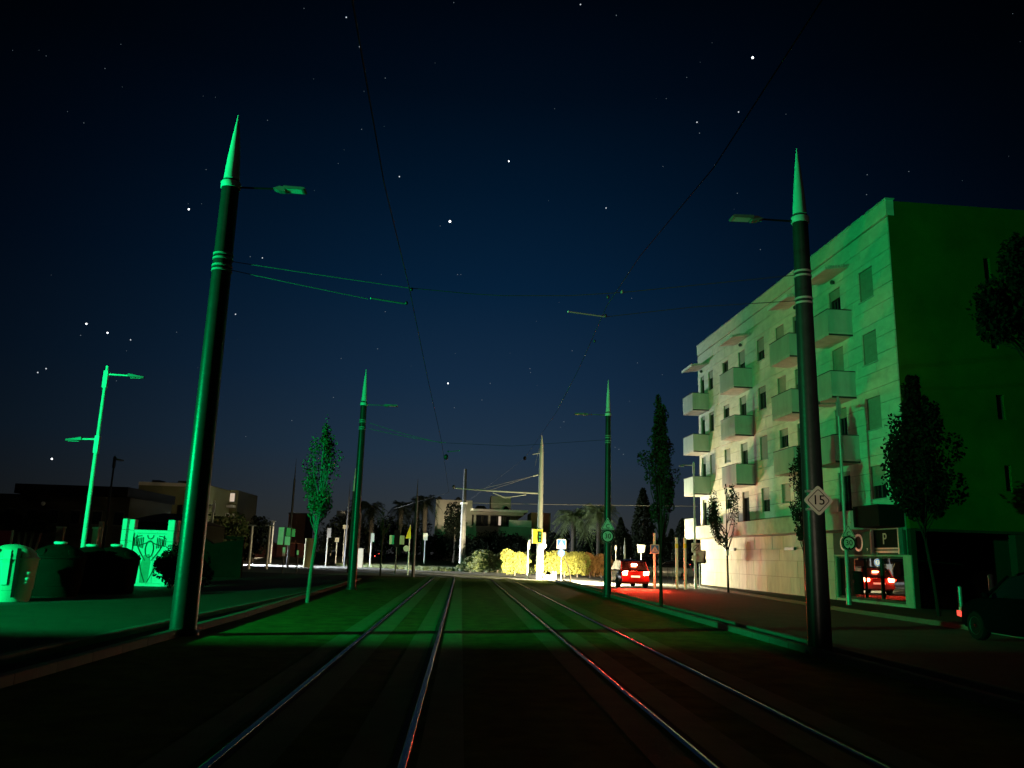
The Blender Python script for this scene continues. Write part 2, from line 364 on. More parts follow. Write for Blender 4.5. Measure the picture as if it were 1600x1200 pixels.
reg_arm(D(718,704,35.7), D(700,706,35.7), 'short pale rod holding the contact wire high above the far white building')
for px, py, Y, lb in [(643,452,15.9,'dark insulator knob where the upper span wire meets the left contact wire'), (950,464,15.5,'dark insulator knob above the right contact wire'),
                      (972,456,15.5,'pale lantern shaped insulator on the span wire right of the right contact wire'), (697,714,36,'dark insulator cluster above the far white building'), (820,716,50,'dark insulator hanging left of the white mast'),
                      (929,533,20,'small insulator on the right contact wire below the span')]:
    tag(obj('insulator', MB().ball(D(px,py,Y), .032 if Y < 30 else .10, 8, 6, 1.3), M['wirelt'] if 'pale' in lb else M['dkmetal'], smooth=True), lb, 'insulator', 'insulators on the overhead wires')
for a, b, lb in [((578,661),(690,692),'upper of two faint wires from the far left spiked pole'), ((578,670),(697,692),'lower of two faint wires from the far left spiked pole')]:
    wire('span_wire', lb, sag(D(*a,l2.y), D(*b,35.7), .05), .011, M['wirelt'])
wire('span_wire', 'faint wire crossing the sky from the left contact wire to the far right spiked pole', [D(697,692,35.7), D(800,697,35.6), D(949,687,r2_.y)], .008)
wire('cross_wire', 'thin pale level wire crossing behind the white mast and the far right spiked pole', sag(D(735,786,62), D(1090,791,62), .02), .018, M['wirelt'])

# ------------------------------------------------------------------ cantilever mast
b = G(842,905); b.y = min(b.y, 60)
b = Vector((D(842,905,60).x, 60, 0)); zt = D(843,680,60).z
t = thing('cantilever_mast', 'tall pale round mast with a long level arm reaching left over the tracks', 'mast', b)
loc = lambda px, py: D(px, py, 60)-b
zc = zt-1.2
obj('shaft', MB().lathe([(.24,0),(.23,.5),(.15,zc)], 24), M['mastw'], t, smooth=True)
obj('spike', MB().lathe([(.15,zc+.02),(.10,zc+.6),(.02,zt)], 20), M['mastw'], t, smooth=True)
obj('crossbar', MB().tube([loc(832,710), loc(850,707)], .025, 8), M['mastw'], t, smooth=True)
obj('cantilever_arm', MB().tube([loc(841,771), loc(765,767), loc(712,763)], [.06,.05,.04], 10), M['mastw'], t, smooth=True)
obj('stay', MB().tube([loc(841,742), loc(833,744)], .05, 8), M['mastw'], t, smooth=True)
for q in ((765,766),(745,766)): obj('stay_wire', MB().tube([loc(833,744), loc(*q)], .012, 5), M['wirelt'], t)
obj('strut', MB().tube([loc(822,773), loc(790,778), loc(770,770)], .03, 6), M['mastw'], t, smooth=True)
obj('insulator', MB().ball(loc(709,761), .12, 8, 6, 1.3), M['dkmetal'], t, smooth=True)
obj('stay_wire', MB().tube([loc(843,700), loc(836,728)], .012, 5), M['wirelt'], t)
# slim pole left of it
b = Vector((D(721,890,80).x, 80, 0)); t = thing('tram_pole', 'pale slender pole in front of the white flat roofed building', 'pole', b)
zt = D(727,733,80).z; zm = D(723,787,80).z
obj('lower_shaft', MB().lathe([(.3,0),(.25,zm)], 20), mat('old_mast', (.16,.16,.15), .6), t, smooth=True)
obj('upper_shaft', MB().lathe([(.20,zm+.01),(.14,zt)], 16), M['dkmetal'], t, smooth=True)
obj('cap', MB().lathe([(.34,zm-.05),(.34,zm+.12)], 16), M['white'], t, smooth=True)
obj('flood_lamp', MB().ball(D(737,796,80)-b, .16, 8, 6), M['white'], t, smooth=True)

# ------------------------------------------------------------------ apartment building
A0 = Vector((16.9, 30.4, 0)); B0 = Vector((16.1, 53.7, 0)); E_ = (B0-A0).normalized(); ang = math.atan2(E_.y, E_.x)
BL = thing('apartment_building', 'long pale stone clad apartment block with boxed balconies and shop on the ground floor', 'building', A0, ang)
NN = Vector((-E_.y, E_.x, 0)); LEN = 24.6; TOP = 16.45
def EW(px, py):                                        # pixel -> (offset, z) on the end wall plane u=0
    d = ray(px, py); c = Vector((0,0,EYE)); k = (A0-c).dot(E_)/d.dot(E_); p = c+d*k; return (p-A0).dot(NN), p.z
heads = [14.1, 11.3, 8.5, 5.65]
cols = [('door',23.3,24.1,2.2),('win',21.5,22.45,1.3),('win',18.65,19.7,.85),('door',15.85,16.9,2.2),('win',12.95,14.05,1.3),('win',10.3,11.4,1.0),('door',8.2,9.25,2.2),('door',4.2,5.3,2.2),('win',1.4,2.55,1.35)]
ops = []
for fi, h in enumerate(heads):
    for ci, (k, u0, u1, hh) in enumerate(cols):
        ops.append((u0, u1, h-hh if not (fi == 3 and k == 'door') else h-1.75, h, k, fi, ci))
def minus(rects, o):
    res = []
    for (a, b, c, d) in rects:
        if o[0] >= b or o[1] <= a or o[2] >= d or o[3] <= c: res.append((a,b,c,d)); continue
        if a < o[0]: res.append((a, o[0], c, d))
        if o[1] < b: res.append((o[1], b, c, d))
        lo, hi = max(a, o[0]), min(b, o[1])
        if c < o[2]: res.append((lo, hi, c, o[2]))
        if o[3] < d: res.append((lo, hi, o[3], d))
    return res
def wallbox(name, rng, openings, y0, y1, m, axis='u'):
    mb = MB(); zs = sorted({rng[2], rng[3]} | {o[2] for o in openings} | {o[3] for o in openings})
    zs = [z for z in zs if rng[2] <= z <= rng[3]]
    for z0, z1 in zip(zs, zs[1:]):
        rs = [(rng[0], rng[1], z0, z1)]
        for o in openings: rs = minus(rs, o)
        for a, b, c, d in rs:
            if axis == 'u': mb.box(a, b, y0, y1, c, d)
            else: mb.box(y0, y1, a, b, c, d)
    return obj(name, mb, m, BL)
shopop = (.54, 5.92, .22, 2.0)
wallbox('wall', (.26, LEN, 0, 15.75), ops+[shopop], -.25, -.045, M['joint'])
# cladding panels, staggered courses
zc0, zcn, rows = 4.0, 15.7, 17
rh = (zcn-zc0)/rows; npan = 0
for r in range(rows):
    z0 = zc0+r*rh; nw = 16; pw_ = LEN/nw; offs = (r % 2)*pw_/2
    us = [0]+[offs+i*pw_ for i in range(0 if offs else 1, nw+1) if offs+i*pw_ < LEN-.1]+[LEN]
    for u0, u1 in zip(us, us[1:]):
        rs = [(u0+.011, u1-.011, z0+.012, z0+rh-.012)]
        for o in ops: rs = minus(rs, o)
        if not rs: continue
        mb = MB(); d = random.uniform(-.004, .004)
        for q in rs:
            if q[1]-q[0] > .01 and q[3]-q[2] > .01: mb.box(q[0], q[1], -.045, 0+d, q[2], q[3])
        if mb.v: obj('cladding_panel', mb, M['clad'], BL); npan += 1
# ground floor stone
zr = [0.02, .95, 1.75, 2.35, 3.04]
for r, (z0, z1) in enumerate(zip(zr, zr[1:])):
    us = [6.0]; 
    while us[-1] < LEN-.5: us.append(us[-1]+random.choice([1.1,1.35,1.6]))
    us[-1] = LEN
    for u0, u1 in zip(us, us[1:]):
        obj('stone_slab', MB().box(u0+.012, u1-.012, -.045, .02+random.uniform(-.006,.006), z0+.01, z1-.01), M['stone'], BL)
mb = MB()
for q in minus([(0, 5.98, .02, 2.05)], shopop): mb.box(q[0], q[1], -.25 if q[1] < .6 else -.045, .0, q[2], q[3])
obj('shop_surround', mb, M['stone'], BL)
sf = obj('shopfront', MB().ring([(.56,.24),(5.9,.24),(5.9,1.98),(.56,1.98)], [(.66,.32),(5.8,.32),(5.8,1.92),(.66,1.92)], -.14, -.06), M['frame'], BL)
for a, b in ((.66,2.3),(2.34,4.55)):
    wp = obj('window_pane', MB().box(-(b-a)/2, (b-a)/2, -.005, .005, .32, 1.92), M['mirror'], sf); wp.location = ((a+b)/2, -.105, 0); wp.rotation_euler = (0, 0, math.radians(-2.4))
obj('mullion', MB().box(2.3, 2.34, -.13, -.07, .32, 1.92), M['frame'], sf)
obj('door_leaf', MB().box(4.6, 5.8, -.20, -.16, .30, 1.92), M['black'], sf)
# sign band
band = obj('sign_band', MB().box(.3, 5.98, -.045, .03, 2.07, 3.0), M['frame'], BL)
def text_mesh(s, size, ext=.01):
    c = bpy.data.curves.new('t', 'FONT'); c.body = s; c.size = size; c.extrude = ext; c.align_x = 'CENTER'; c.align_y = 'CENTER'; c.resolution_u = 4
    o = bpy.data.objects.new('t', c); COL.objects.link(o); dg = bpy.context.evaluated_depsgraph_get()
    me = bpy.data.meshes.new_from_object(o.evaluated_get(dg)); bpy.data.objects.remove(o); return me
def text(s, size, m, parent, loc, ext=.006, rz=0, bold=0, name='lettering'):
    o = obj(name, text_mesh(s, size, ext), m, parent); o.location = loc; o.rotation_euler = (PI/2, 0, rz); return o
text('C', .95, M['steel'], band, (5.05, .045, 2.52), rz=PI)
text('O', 1.05, M['steel'], band, (3.75, .045, 2.52), rz=PI)
text(',', .5, M['steel'], band, (3.05, .045, 2.42), rz=PI)
ps = obj('parking_sign', MB().box(.5, 2.3, .04, .16, 2.12, 3.04), M['black'], BL, label='dark parking sign with pale frame')
obj('sign_edge', MB().box(2.29, 2.40, .035, .26, 2.08, 3.06), M['white'], ps)
obj('sign_edge', MB().box(.42, .50, .035, .2, 2.08, 3.06), M['steel'], ps)
obj('sign_edge', MB().box(.5, 2.29, .035, .2, 3.045, 3.07), M['steel'], ps)
obj('sign_stripe', MB().box(.52, 2.27, .16, .175, 2.13, 2.22), M['steel'], ps); obj('sign_stripe', MB().box(.52, 2.27, .16, .175, 2.27, 2.33), M['steel'], ps)
text('P', .62, M['steel'], ps, (1.45, .18, 2.66), rz=PI)
# first floor ledge
obj('ledge', MB().box(2.3, LEN+.02, .021, 1.1, 3.05, 3.8), M['conc'], BL)
obj('dark_box', MB().box(.3, 2.25, .002, 1.0, 3.12, 3.95), M['black'], BL)
# parapet, roof, back
obj('parapet', MB().box(-.02, LEN+.02, -.3, .03, 15.76, TOP), M['clad'], BL)
obj('parapet_coping', MB().box(-.05, LEN+.05, -.34, .06, TOP+.002, TOP+.06), M['conc'], BL)
obj('roof', MB().box(.26, LEN-.02, -13.9, -.31, 15.3, 15.7), M['conc'], BL)
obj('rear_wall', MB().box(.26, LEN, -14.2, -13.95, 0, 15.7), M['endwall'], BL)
obj('far_wall', MB().box(LEN-.25, LEN, -13.95, -.26, 0, 15.29), M['clad'], BL)
eops = []
for (x0, y0, x1, y1) in [(1536,403,1550,445),(1546,508,1561,545),(1556,617,1572,656),(1569,727,1583,768)]:
    a, z1 = EW(x0, y0); b_, z0 = EW(x1, y1); eops.append((b_, a, z0, z1))
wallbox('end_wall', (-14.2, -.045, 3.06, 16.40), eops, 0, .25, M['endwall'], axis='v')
obj('end_wall_edge', MB().box(-.001, .24, -.25, -.0452, .02, 3.05), M['darkren'], BL)
obj('arcade_wall', MB().box(2.4, 2.6, -13.9, -.3, 0, 3.04), M['darkren'], BL)
obj('soffit', MB().box(.01, 2.4, -13.9, -.26, 2.96, 3.055), M['darkren'], BL)
for v in (-4.5, -9, -13.5): obj('column', MB().box(.05, .45, v-.2, v+.2, 0, 2.95), M['darkren'], BL)
for o in eops:
    f = obj('end_window', MB().ring([(o[0],o[2]),(o[1],o[2]),(o[1],o[3]),(o[0],o[3])], [(o[0]+.06,o[2]+.06),(o[1]-.06,o[2]+.06),(o[1]-.06,o[3]-.06),(o[0]+.06,o[3]-.06)], .12, .18), M['frame'], BL)
    me = f.data
    for v in me.vertices: x, y, z = v.co; v.co = (y, x, z)
    me.flip_normals()
    obj('pane', MB().box(.15, .16, o[0]+.06, o[1]-.06, o[2]+.06, o[3]-.06), M['pane'], f)
obj('roof_vent', MB().ball((5, -6.0, 16.6), .4, 12, 8, .5), M['conc'], BL, smooth=True)
# windows
rs_ = random.Random(4)
shutpos = {(0,4):.55,(0,1):.35,(1,4):.25,(2,4):1,(3,4):.5,(0,8):1,(1,8):1,(2,8):1,(3,8):.6,(0,5):1,(1,5):1,(2,5):.35,(3,5):1,(0,2):0,(1,2):.25,(2,2):1,(2,1):1,(1,1):.6,(1,7):1,(0,7):.2}
for (u0, u1, z0, z1, k, fi, ci) in ops:
    f = obj('balcony_door' if k == 'door' else 'window', MB().ring([(u0,z0),(u1,z0),(u1,z1),(u0,z1)], [(u0+.05,z0+.05),(u1-.05,z0+.05),(u1-.05,z1-.05),(u0+.05,z1-.05)], -.2, -.13), M['frame'], BL)
    um = (u0+u1)/2
    obj('frame_bar', MB().box(um-.025, um+.025, -.19, -.14, z0+.05, z1-.05), M['frame'], f)
    litw = {(1,1):M['lit'], (2,6):M['lit']}.get((fi, ci))
    obj('pane', MB().box(u0+.05, um-.025, -.17, -.165, z0+.05, z1-.05), litw or M['pane'], f)
    obj('pane', MB().box(um+.025, u1-.05, -.17, -.165, z0+.05, z1-.05), M['pane'], f)
    s = shutpos.get((fi, ci), rs_.choice([.15,.3,.9]) if k == 'win' else rs_.choice([.1,.2,.35]))
    if litw: s = .1
    if s > 0:
        mb = MB(); n = max(2, int((z1-z0)*s/.09)); hgt = (z1-z0)*s/n
        for i in range(n): mb.box(u0+.02, u1-.02, -.115, -.095+.006*(i % 2), z1-(i+1)*hgt+.006, z1-i*hgt)
        obj('shutter', mb, M['shut'], f)
    if k == 'win': obj('sill', MB().box(u0-.04, u1+.04, -.12, .05, z0-.05, z0-.002), M['conc'], f)
    else: obj('wall_lamp', MB().lathe([(.09,-.13),(.11,-.02),(.05,.05)], 10, ((u0+u1)/2-.1, .10, z1+.38)), M['dkmetal'], f, smooth=True)
# balconies
br = [(22.4,24.58),(14.8,17.1),(7.25,9.6),(3.25,5.55)]; OFF = 1.12
def balcony(u0, u1, zf, low=False):
    zt_ = zf+1.02
    b_ = obj('balcony', MB().box(u0, u1, .012, OFF, zf-.14, zf), M['conc'], BL)
    obj('front_panel', MB().box(u0, u1, OFF-.045, OFF+.002, zf+.003, zt_), M['balc'], b_)
    obj('side_panel', MB().box(u0, u0+.045, .012, OFF-.047, zf+.003, zt_), M['balc'], b_)
    obj('side_panel', MB().box(u1-.045, u1, .012, OFF-.047, zf+.003, zt_), M['balc'], b_)
    obj('handrail', MB().box(u0-.01, u1+.01, OFF-.06, OFF+.015, zt_+.002, zt_+.035), M['dkmetal'], b_)
    obj('handrail', MB().box(u0-.01, u0+.055, .012, OFF-.062, zt_+.002, zt_+.035), M['dkmetal'], b_)
    obj('edge_trim', MB().box(u0-.012, u0-.002, .012, OFF, zf-.16, zf-.08), M['dkmetal'], b_)
for u0, u1 in br:
    for zf in (11.62, 8.83, 6.03): balcony(u0, u1, zf)
for u0, u1 in (br[0], br[1], br[3]):
    lp = obj('low_parapet', MB().box(u0, u1, OFF-.08, OFF-.01, 3.803, 4.35), M['balc'], BL)
for u0, u1 in br:                                      # canopies with slatted ends
    c_ = obj('canopy', MB().add([(u0,.032,14.66),(u1,.032,14.66),(u1,OFF,14.50),(u0,OFF,14.50),(u0,.032,14.76),(u1,.032,14.76),(u1,OFF,14.60),(u0,OFF,14.60)],
             [(0,3,2,1),(4,5,6,7),(0,1,5,4),(1,2,6,5),(2,3,7,6),(3,0,4,7)]), M['conc'], BL)
    obj('front_fascia', MB().box(u0-.02, u1+.02, OFF+.002, OFF+.05, 14.47, 14.64), M['white'], c_)
    for i in range(8):
        v = .08+i*.125; zz = 14.76-.16*v/OFF
        obj('slat', MB().box(u0-.10, u0-.003, v, v+.06, zz-.06, zz+.03), M['conc'], c_)
obj('wall_fitting', MB().box(18.1, 19.3, .022, .14, 2.28, 2.42), M['dkmetal'], BL)
obj('wall_fitting', MB().box(9.9, 11.0, .022, .14, 2.28, 2.42), M['dkmetal'], BL)
obj('wall_lamp', MB().box(19.35, 19.5, .022, .2, 2.28, 2.4), M['white'], BL)

# ------------------------------------------------------------------ vegetation
def leafq(mb, c, s, rnd):
    a = Vector((rnd.gauss(0,1), rnd.gauss(0,1), rnd.gauss(0,1))).normalized(); b = a.orthogonal().normalized()
    b.rotate(Matrix.Rotation(rnd.random()*6.28, 3, a)); c2 = a.cross(b); l = s*rnd.uniform(.7,1.3); w_ = l*.55
    mb.add([c-b*l, c-c2*w_, c+b*l, c+c2*w_], [(0,1,2,3)])
def clump(mb, c, rx, rz, n, s, rnd):
    for _ in range(n):
        while True:
            p = Vector((rnd.uniform(-1,1), rnd.uniform(-1,1), rnd.uniform(-1,1)))
            if p.length < 1: break
        p = p.normalized()*(p.length**.45)
        leafq(mb, Vector(c)+Vector((p.x*rx, p.y*rx, p.z*rz)), s, rnd)
def street_tree(b, H, prof, label, m, seed, trunk_h=None, n=26, leaf=.055, dens=150, lean=0, spread=None, tag_white=False, bare=0, fork=False, lumps=(), nm='street_tree', group='young street trees'):
    """prof: list of (height, half width). limbs rise steeply from the trunk top; leaves gather along them"""
    rnd = random.Random(seed); t = thing(nm, label, 'tree', b, 0, group); th = trunk_h or prof[0][0]
    def hw(z):
        for (z0, w0), (z1, w1) in zip(prof, prof[1:]):
            if z0 <= z <= z1: return w0+(w1-w0)*(z-z0)/(z1-z0)
        return .05
    obj('trunk', MB().tube([(0,0,0),(lean*.3,0,th*.5),(lean*.8,.02,th),(lean,0,th+(H-th)*.5),(lean,0,H*.97)], [.065,.055,.05,.025,.008], 8), M['barkdk' if m != M['leaf'] else 'bark'], t, smooth=True)
    lm = MB(); cr = MB(); zlist = []
    for i in range(n):
        q = rnd.random()*6.28; zt_ = th+(H-th)*rnd.uniform(.15,1)**.8; wv = hw(zt_)*rnd.uniform(.35,1)
        if fork: q = rnd.choice([0,PI])+rnd.gauss(0,.45); wv = hw(zt_)*(.9 if math.cos(q) < 0 else .62)*rnd.uniform(.75,1)
        z0 = th*rnd.uniform(.95,1.15)+(zt_-th)*rnd.uniform(0,.45)
        top = Vector((lean+wv*math.cos(q), wv*math.sin(q), zt_)); st = Vector((lean*.85, 0, min(z0, zt_-.2)))
        mid = st.lerp(top, .5)+Vector((math.cos(q)*wv*.25, math.sin(q)*wv*.25, -.05))
        lm.tube([st, mid, top], [.022,.014,.005], 5)
        if i < n*bare: continue
        for k in range(5):
            f = .45+.6*k/4; p = mid.lerp(top, f) if f > .4 else mid
            w2 = hw(min(p.z, H)); clump(cr, p, max(.09, w2*rnd.uniform(.2,.38)), max(.14, w2*.45), int(dens*rnd.uniform(.4,1)/3), leaf, rnd)
    clump(cr, (lean,0,H-.25), .08, .28, int(dens*.35), leaf, rnd)
    for (dx, dy, zz, rr_, hh_) in lumps: clump(cr, (dx, dy, zz), rr_, hh_, int(dens*rr_*2.2), leaf, rnd)
    obj('limbs', lm, M['barkdk' if m != M['leaf'] else 'bark'], t, smooth=True); obj('crown', cr, m, t)
    if tag_white: obj('tree_tag', MB().box(lean*.8-.06, lean*.8+.06, -.09, -.055, th*.97, th+.25), M['white'], t)
    return t
b = G(480,942); z = lambda py, px=490: D(px, py, b.y).z
street_tree(b, z(668), [(z(835),.10),(z(800),.35),(z(760),.62),(z(730),.68),(z(700),.5),(z(685),.3),(z(668),.1)], 'slender poplar tinted green beside the kerb left of the track', M['leaf'], 3, trunk_h=z(842), n=34, dens=80, leaf=.045, lean=.14, lumps=[(.5,0,z(735),.26,.3),(.62,0,z(712),.2,.24),(.1,0,z(740),.3,.3),(-.3,0,z(725),.26,.34),(.15,0,z(672),.1,.3),(.42,0,z(690),.14,.3),(-.12,0,z(690),.14,.3),(.18,0,z(655),.05,.25)])
b = G(1033,952); z = lambda py: D(1035, py, b.y).z
street_tree(b, z(620), [(z(870),.12),(z(820),.38),(z(770),.5),(z(735),.62),(z(710),.55),(z(688),.26),(z(650),.17),(z(620),.08)], 'tall narrow dark tree right of the car with brake lights', M['leafdk'], 5, trunk_h=z(880), n=40, dens=180, leaf=.05, lumps=[(-.52,0,z(718),.28,.3),(-.2,.1,z(690),.22,.25),(.38,0,z(742),.34,.4),(.12,0,z(650),.2,.3),(-.06,0,z(632),.14,.2),(.3,-.1,z(702),.2,.25)])
b = G(1138,926); z = lambda py: D(1130, py, b.y).z
street_tree(b, z(757), [(z(862),.2),(z(830),.8),(z(800),1.0),(z(775),.85),(z(757),.35)], 'small V shaped young tree with pale tag before the stone podium wall', M['leafdk'], 11, trunk_h=z(866), n=20, dens=150, leaf=.055, tag_white=True, bare=.25, fork=True)
b = G(1260,939); z = lambda py: D(1245, py, b.y).z
street_tree(b, z(702), [(z(870),.15),(z(830),.5),(z(790),.6),(z(755),.55),(z(720),.35),(z(702),.12)], 'dark tree on the pavement just behind the pole with the diamond 15 plate', M['leafdk'], 13, trunk_h=z(872), n=30, dens=170, leaf=.055, bare=.1)
b = G(1468,968); z = lambda py: D(1450, py, b.y).z
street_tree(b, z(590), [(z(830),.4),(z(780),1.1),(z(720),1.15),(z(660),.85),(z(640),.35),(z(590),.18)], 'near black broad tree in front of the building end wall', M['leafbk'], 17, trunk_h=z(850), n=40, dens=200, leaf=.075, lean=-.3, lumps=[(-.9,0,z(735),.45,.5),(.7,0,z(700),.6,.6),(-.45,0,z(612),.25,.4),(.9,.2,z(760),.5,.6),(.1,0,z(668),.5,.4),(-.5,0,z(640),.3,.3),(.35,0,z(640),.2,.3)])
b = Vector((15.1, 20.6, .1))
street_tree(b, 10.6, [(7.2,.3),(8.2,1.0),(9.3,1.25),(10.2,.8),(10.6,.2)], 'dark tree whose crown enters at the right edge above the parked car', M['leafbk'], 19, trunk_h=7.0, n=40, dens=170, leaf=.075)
b = Vector((D(594,898,58).x, 58, 0)); z = lambda py: D(594, py, 58).z
street_tree(b, z(795), [(z(850),.1),(z(825),.5),(z(805),.6),(z(795),.3)], 'thin sparse sapling beyond the far left spiked pole', M['leafdk'], 23, trunk_h=z(858), n=16, dens=22, leaf=.06, bare=.4)

def palm(b, H, label, seed, fr=1.9, nf=34, m='leafdk', r=.2):
    rnd = random.Random(seed); t = thing('palm_tree', label, 'palm', b, 0, 'palms on the far side of the junction')
    obj('trunk', MB().tube([(0,0,0),(.05,0,H*.5),(0,0,H)], [r*1.15,r,r*1.1], 10), M['palmbark'], t, smooth=True)
    mb = MB(); sk = MB()
    for i in range(nf):
        q = rnd.random()*6.28; up = rnd.uniform(-.75,1.15); Lf = fr*rnd.uniform(.8,1.1); pts = []
        for k in range(9):
            s = k/8; rr = Lf*s*math.cos(up*.8)*(1-.12*s); zz = Lf*(s*math.sin(up)-.62*s*s*(1+.3*rnd.random()))
            pts.append(Vector((rr*math.cos(q), rr*math.sin(q), H+zz)))
        sd_ = Vector((-math.sin(q), math.cos(q), 0))
        for k in range(8):
            for h_ in (.0,.5):
                p = pts[k].lerp(pts[k+1], h_); l = Lf*.32*math.sin(PI*min(1, .18+(k+h_)/8*.82)); d_ = (pts[k+1]-pts[k]).normalized()
                for s_ in (-1,1):
                    tip = p+sd_*s_*l*.8+d_*l*.5-Vector((0,0,l*.35)); mb.add([p-d_*.03, p+d_*.05, tip], [(0,1,2)])
        sk.tube(pts, [.02]*5+[.012]*4, 4)
    obj('fronds', mb, M[m], t); obj('frond_ribs', sk, M[m], t)
def at(px, Y): v = D(px, 880, Y); return Vector((v.x, Y, 0))
for i, (px, Y, top, lb) in enumerate([(895,96,806,'palm with a lit skirt of hanging fronds right of the white mast'), (935,92,800,'palm directly behind the far right spiked pole'),
        (556,105,790,'dark palm just left of the far left spiked pole'),
        (576,108,792,'dark palm just right of the far left spiked pole, second of the silhouettes'), (622,106,792,'dark palm silhouette between the sapling and the thin mast'), (660,104,783,'tallest palm silhouette left of the white building'),
        (648,118,786,'dim palm crown tucked behind the thin pale mast')]):
    palm(at(px, Y), D(px, top, Y).z, lb, 40+i, fr=3.3 if i < 2 else 2.6, nf=64 if i < 2 else 40, m='shrub' if i < 2 else 'leafbk', r=.28)
def cypress(b, H, R_, label, seed, group='pointed cypresses'):
    rnd = random.Random(seed); t = thing('cypress_tree', label, 'tree', b, 0, group)
    obj('trunk', MB().tube([(0,0,0),(0,0,H*.6)], [.12,.05], 6), M['bark'], t)
    mb = MB()
    for i in range(2600):
        z_ = H*(.04+.95*rnd.random()); r_ = R_*(math.sin(PI*min(1, .12+.5*(1-z_/H)*1.7)))*rnd.uniform(.6,1.08)*(1-z_/H)**.35; q = rnd.random()*6.28
        leafq(mb, Vector((r_*math.cos(q), r_*math.sin(q), z_)), H*.022, rnd)
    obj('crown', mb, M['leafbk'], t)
for px, Y, top, R_, lb in [(1005,88,762,1.5,'tall dark cypress left of the narrow roadside tree'), (970,90,808,1.0,'short cypress above the brake lit car'), (1067,86,810,1.4,'dark cypress left of the slim roadside pole'), (1050,90,826,1.1,'low cypress between the narrow tree and the slim roadside pole')]:
    cypress(at(px, Y), D(px, top, Y).z, R_, lb, int(px))
def bushy(b, W, H, label, seed, m='leafbk', n=3200, leaf=.16, cat='tree', nm='broad_tree', group='dark trees beyond the junction', trunk=True, dy=None):
    rnd = random.Random(seed); t = thing(nm, label, cat, b, 0, group)
    if trunk: obj('trunk', MB().tube([(0,0,0),(.1,0,H*.35),(0,.1,H*.6)], [.16,.12,.05], 7), M['bark'], t, smooth=True)
    else: obj('stems', MB().tube([(0,0,0),(.1,0,H*.6)], [.05,.02], 5).tube([(0,0,0),(-.2,.1,H*.5)], [.04,.02], 5), M['bark'], t)
    mb = MB(); k = 9
    for i in range(k*2):
        q = rnd.random()*6.28; r_ = rnd.random()**.5*W*.32; zz = H*rnd.uniform(.28 if trunk else .25,.74)
        c = (r_*math.cos(q)*1.0, r_*math.sin(q)*(dy or .8), zz)
        clump(mb, c, W*rnd.uniform(.14,.26), H*rnd.uniform(.14,.26), n//(k*2), leaf, rnd)
    obj('crown', mb, M[m], t)
    return t
BT = [(395,100,800,5,'dark tree against the sky above the lit strip of road'),(335,62,800,5.5,'dim brown green tree between the nearest left pole and the lit window building'),(368,70,815,4,'dark low tree right of the building with the glowing windows'),
 (545,112,800,8,'dark broad tree behind the far left spiked pole'),(515,115,815,7,'low dark tree left of the far left spiked pole'),(600,112,803,8,'dark broad tree among the palms'),(640,116,806,7,'dark broad tree below the tallest palm'),
 (708,100,782,3.6,'dark round tree standing against the left end of the white building'),(756,103,828,6,'black tree mass below the white building windows'),(738,99,838,5,'black low tree just right of the pale slender pole'),(790,101,833,6,'black tree in front of the white building right half'),(812,100,842,5,'dark tree left of the white mast'),
 (870,100,826,4,'dark tree between the yellow signal board and the first palm'),(915,98,824,5,'dark tree between the two lit palms'),(955,97,830,4.5,'dark tree right of the second palm'),(985,94,824,5,'dark tree above the brake lit car'),(1028,92,830,5,'dark tree behind the blue crossing sign on the right'),
 (1085,84,836,4,'dark tree behind the white sign at the building corner'),(680,112,830,7,'black tree mass left of the pale slender pole'),(575,116,815,8,'black tree mass beside the white cabinet')]
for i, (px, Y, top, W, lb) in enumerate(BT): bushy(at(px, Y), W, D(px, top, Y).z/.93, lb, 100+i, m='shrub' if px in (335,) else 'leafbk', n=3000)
# lit hedge, shrubs
for i, (px, Y, top, W, m_, lb) in enumerate([(805,70,860,2.6,'hedge','rounded bright yellow green shrub left of the white mast'), (822,74,862,2.6,'shrub','duller shrub right behind the rounded bright one'),
   (757,76,860,3.8,'shrub','dim greyish shrub with dry stems right of the pale slender pole'),(735,78,868,3.0,'shrub','low dim shrub at the foot of the pale slender pole'),(778,77,862,2.6,'shrub','dim shrub left of the rounded bright one'),
   (862,69,862,2.8,'hedge','bright yellow hedge clump right behind the white mast'),(882,69,863,2.8,'hedge','bright yellow hedge clump behind the first blue crossing sign'),(902,69,862,2.8,'hedge','bright yellow hedge clump right of the leaning stem'),(922,70,864,2.8,'hedgered','reddish hedge clump before the second palm'),
   (940,70,866,2.6,'hedgered','reddish hedge clump left of the far right spiked pole')]):
    bushy(at(px, Y), W, D(px, top, Y).z/.9, lb, 200+i, m=m_, n=5200, leaf=.075, cat='shrub', nm='shrub', group='shrubs along the junction', trunk=False)
# leaning stem
mb = MB().tube([G(893,912), D(888,885,52.3), D(878,865,52.3)], [.04,.03,.015], 6)
t = tag(obj('sapling', mb, M['bark'], smooth=True), 'bare leaning sapling stem right of the first blue crossing sign', 'sapling')
# grass tufts on the bank
rnd = random.Random(77); mb = MB()
for i in range(16000):
    x = rnd.uniform(-16,16); y = rnd.uniform(80,90)-max(0,x)*.15+max(0,-x-3)*1.15; s = rnd.uniform(.12,.4)
    if x > 7: continue
    q = rnd.random()*6.28; mb.add([(x-.03*math.cos(q),y-.03*math.sin(q),-.01),(x+.03*math.cos(q),y+.03*math.sin(q),-.01),(x+rnd.uniform(-.1,.1),y+rnd.uniform(-.1,.1),s)], [(0,1,2)])
obj('grass_tufts', mb, M['shrub'], kind='stuff')

# ------------------------------------------------------------------ background buildings
def simple_building(name, label, p, W, Dp, H, m, rz=0): return thing(name, label, 'building', p, rz)
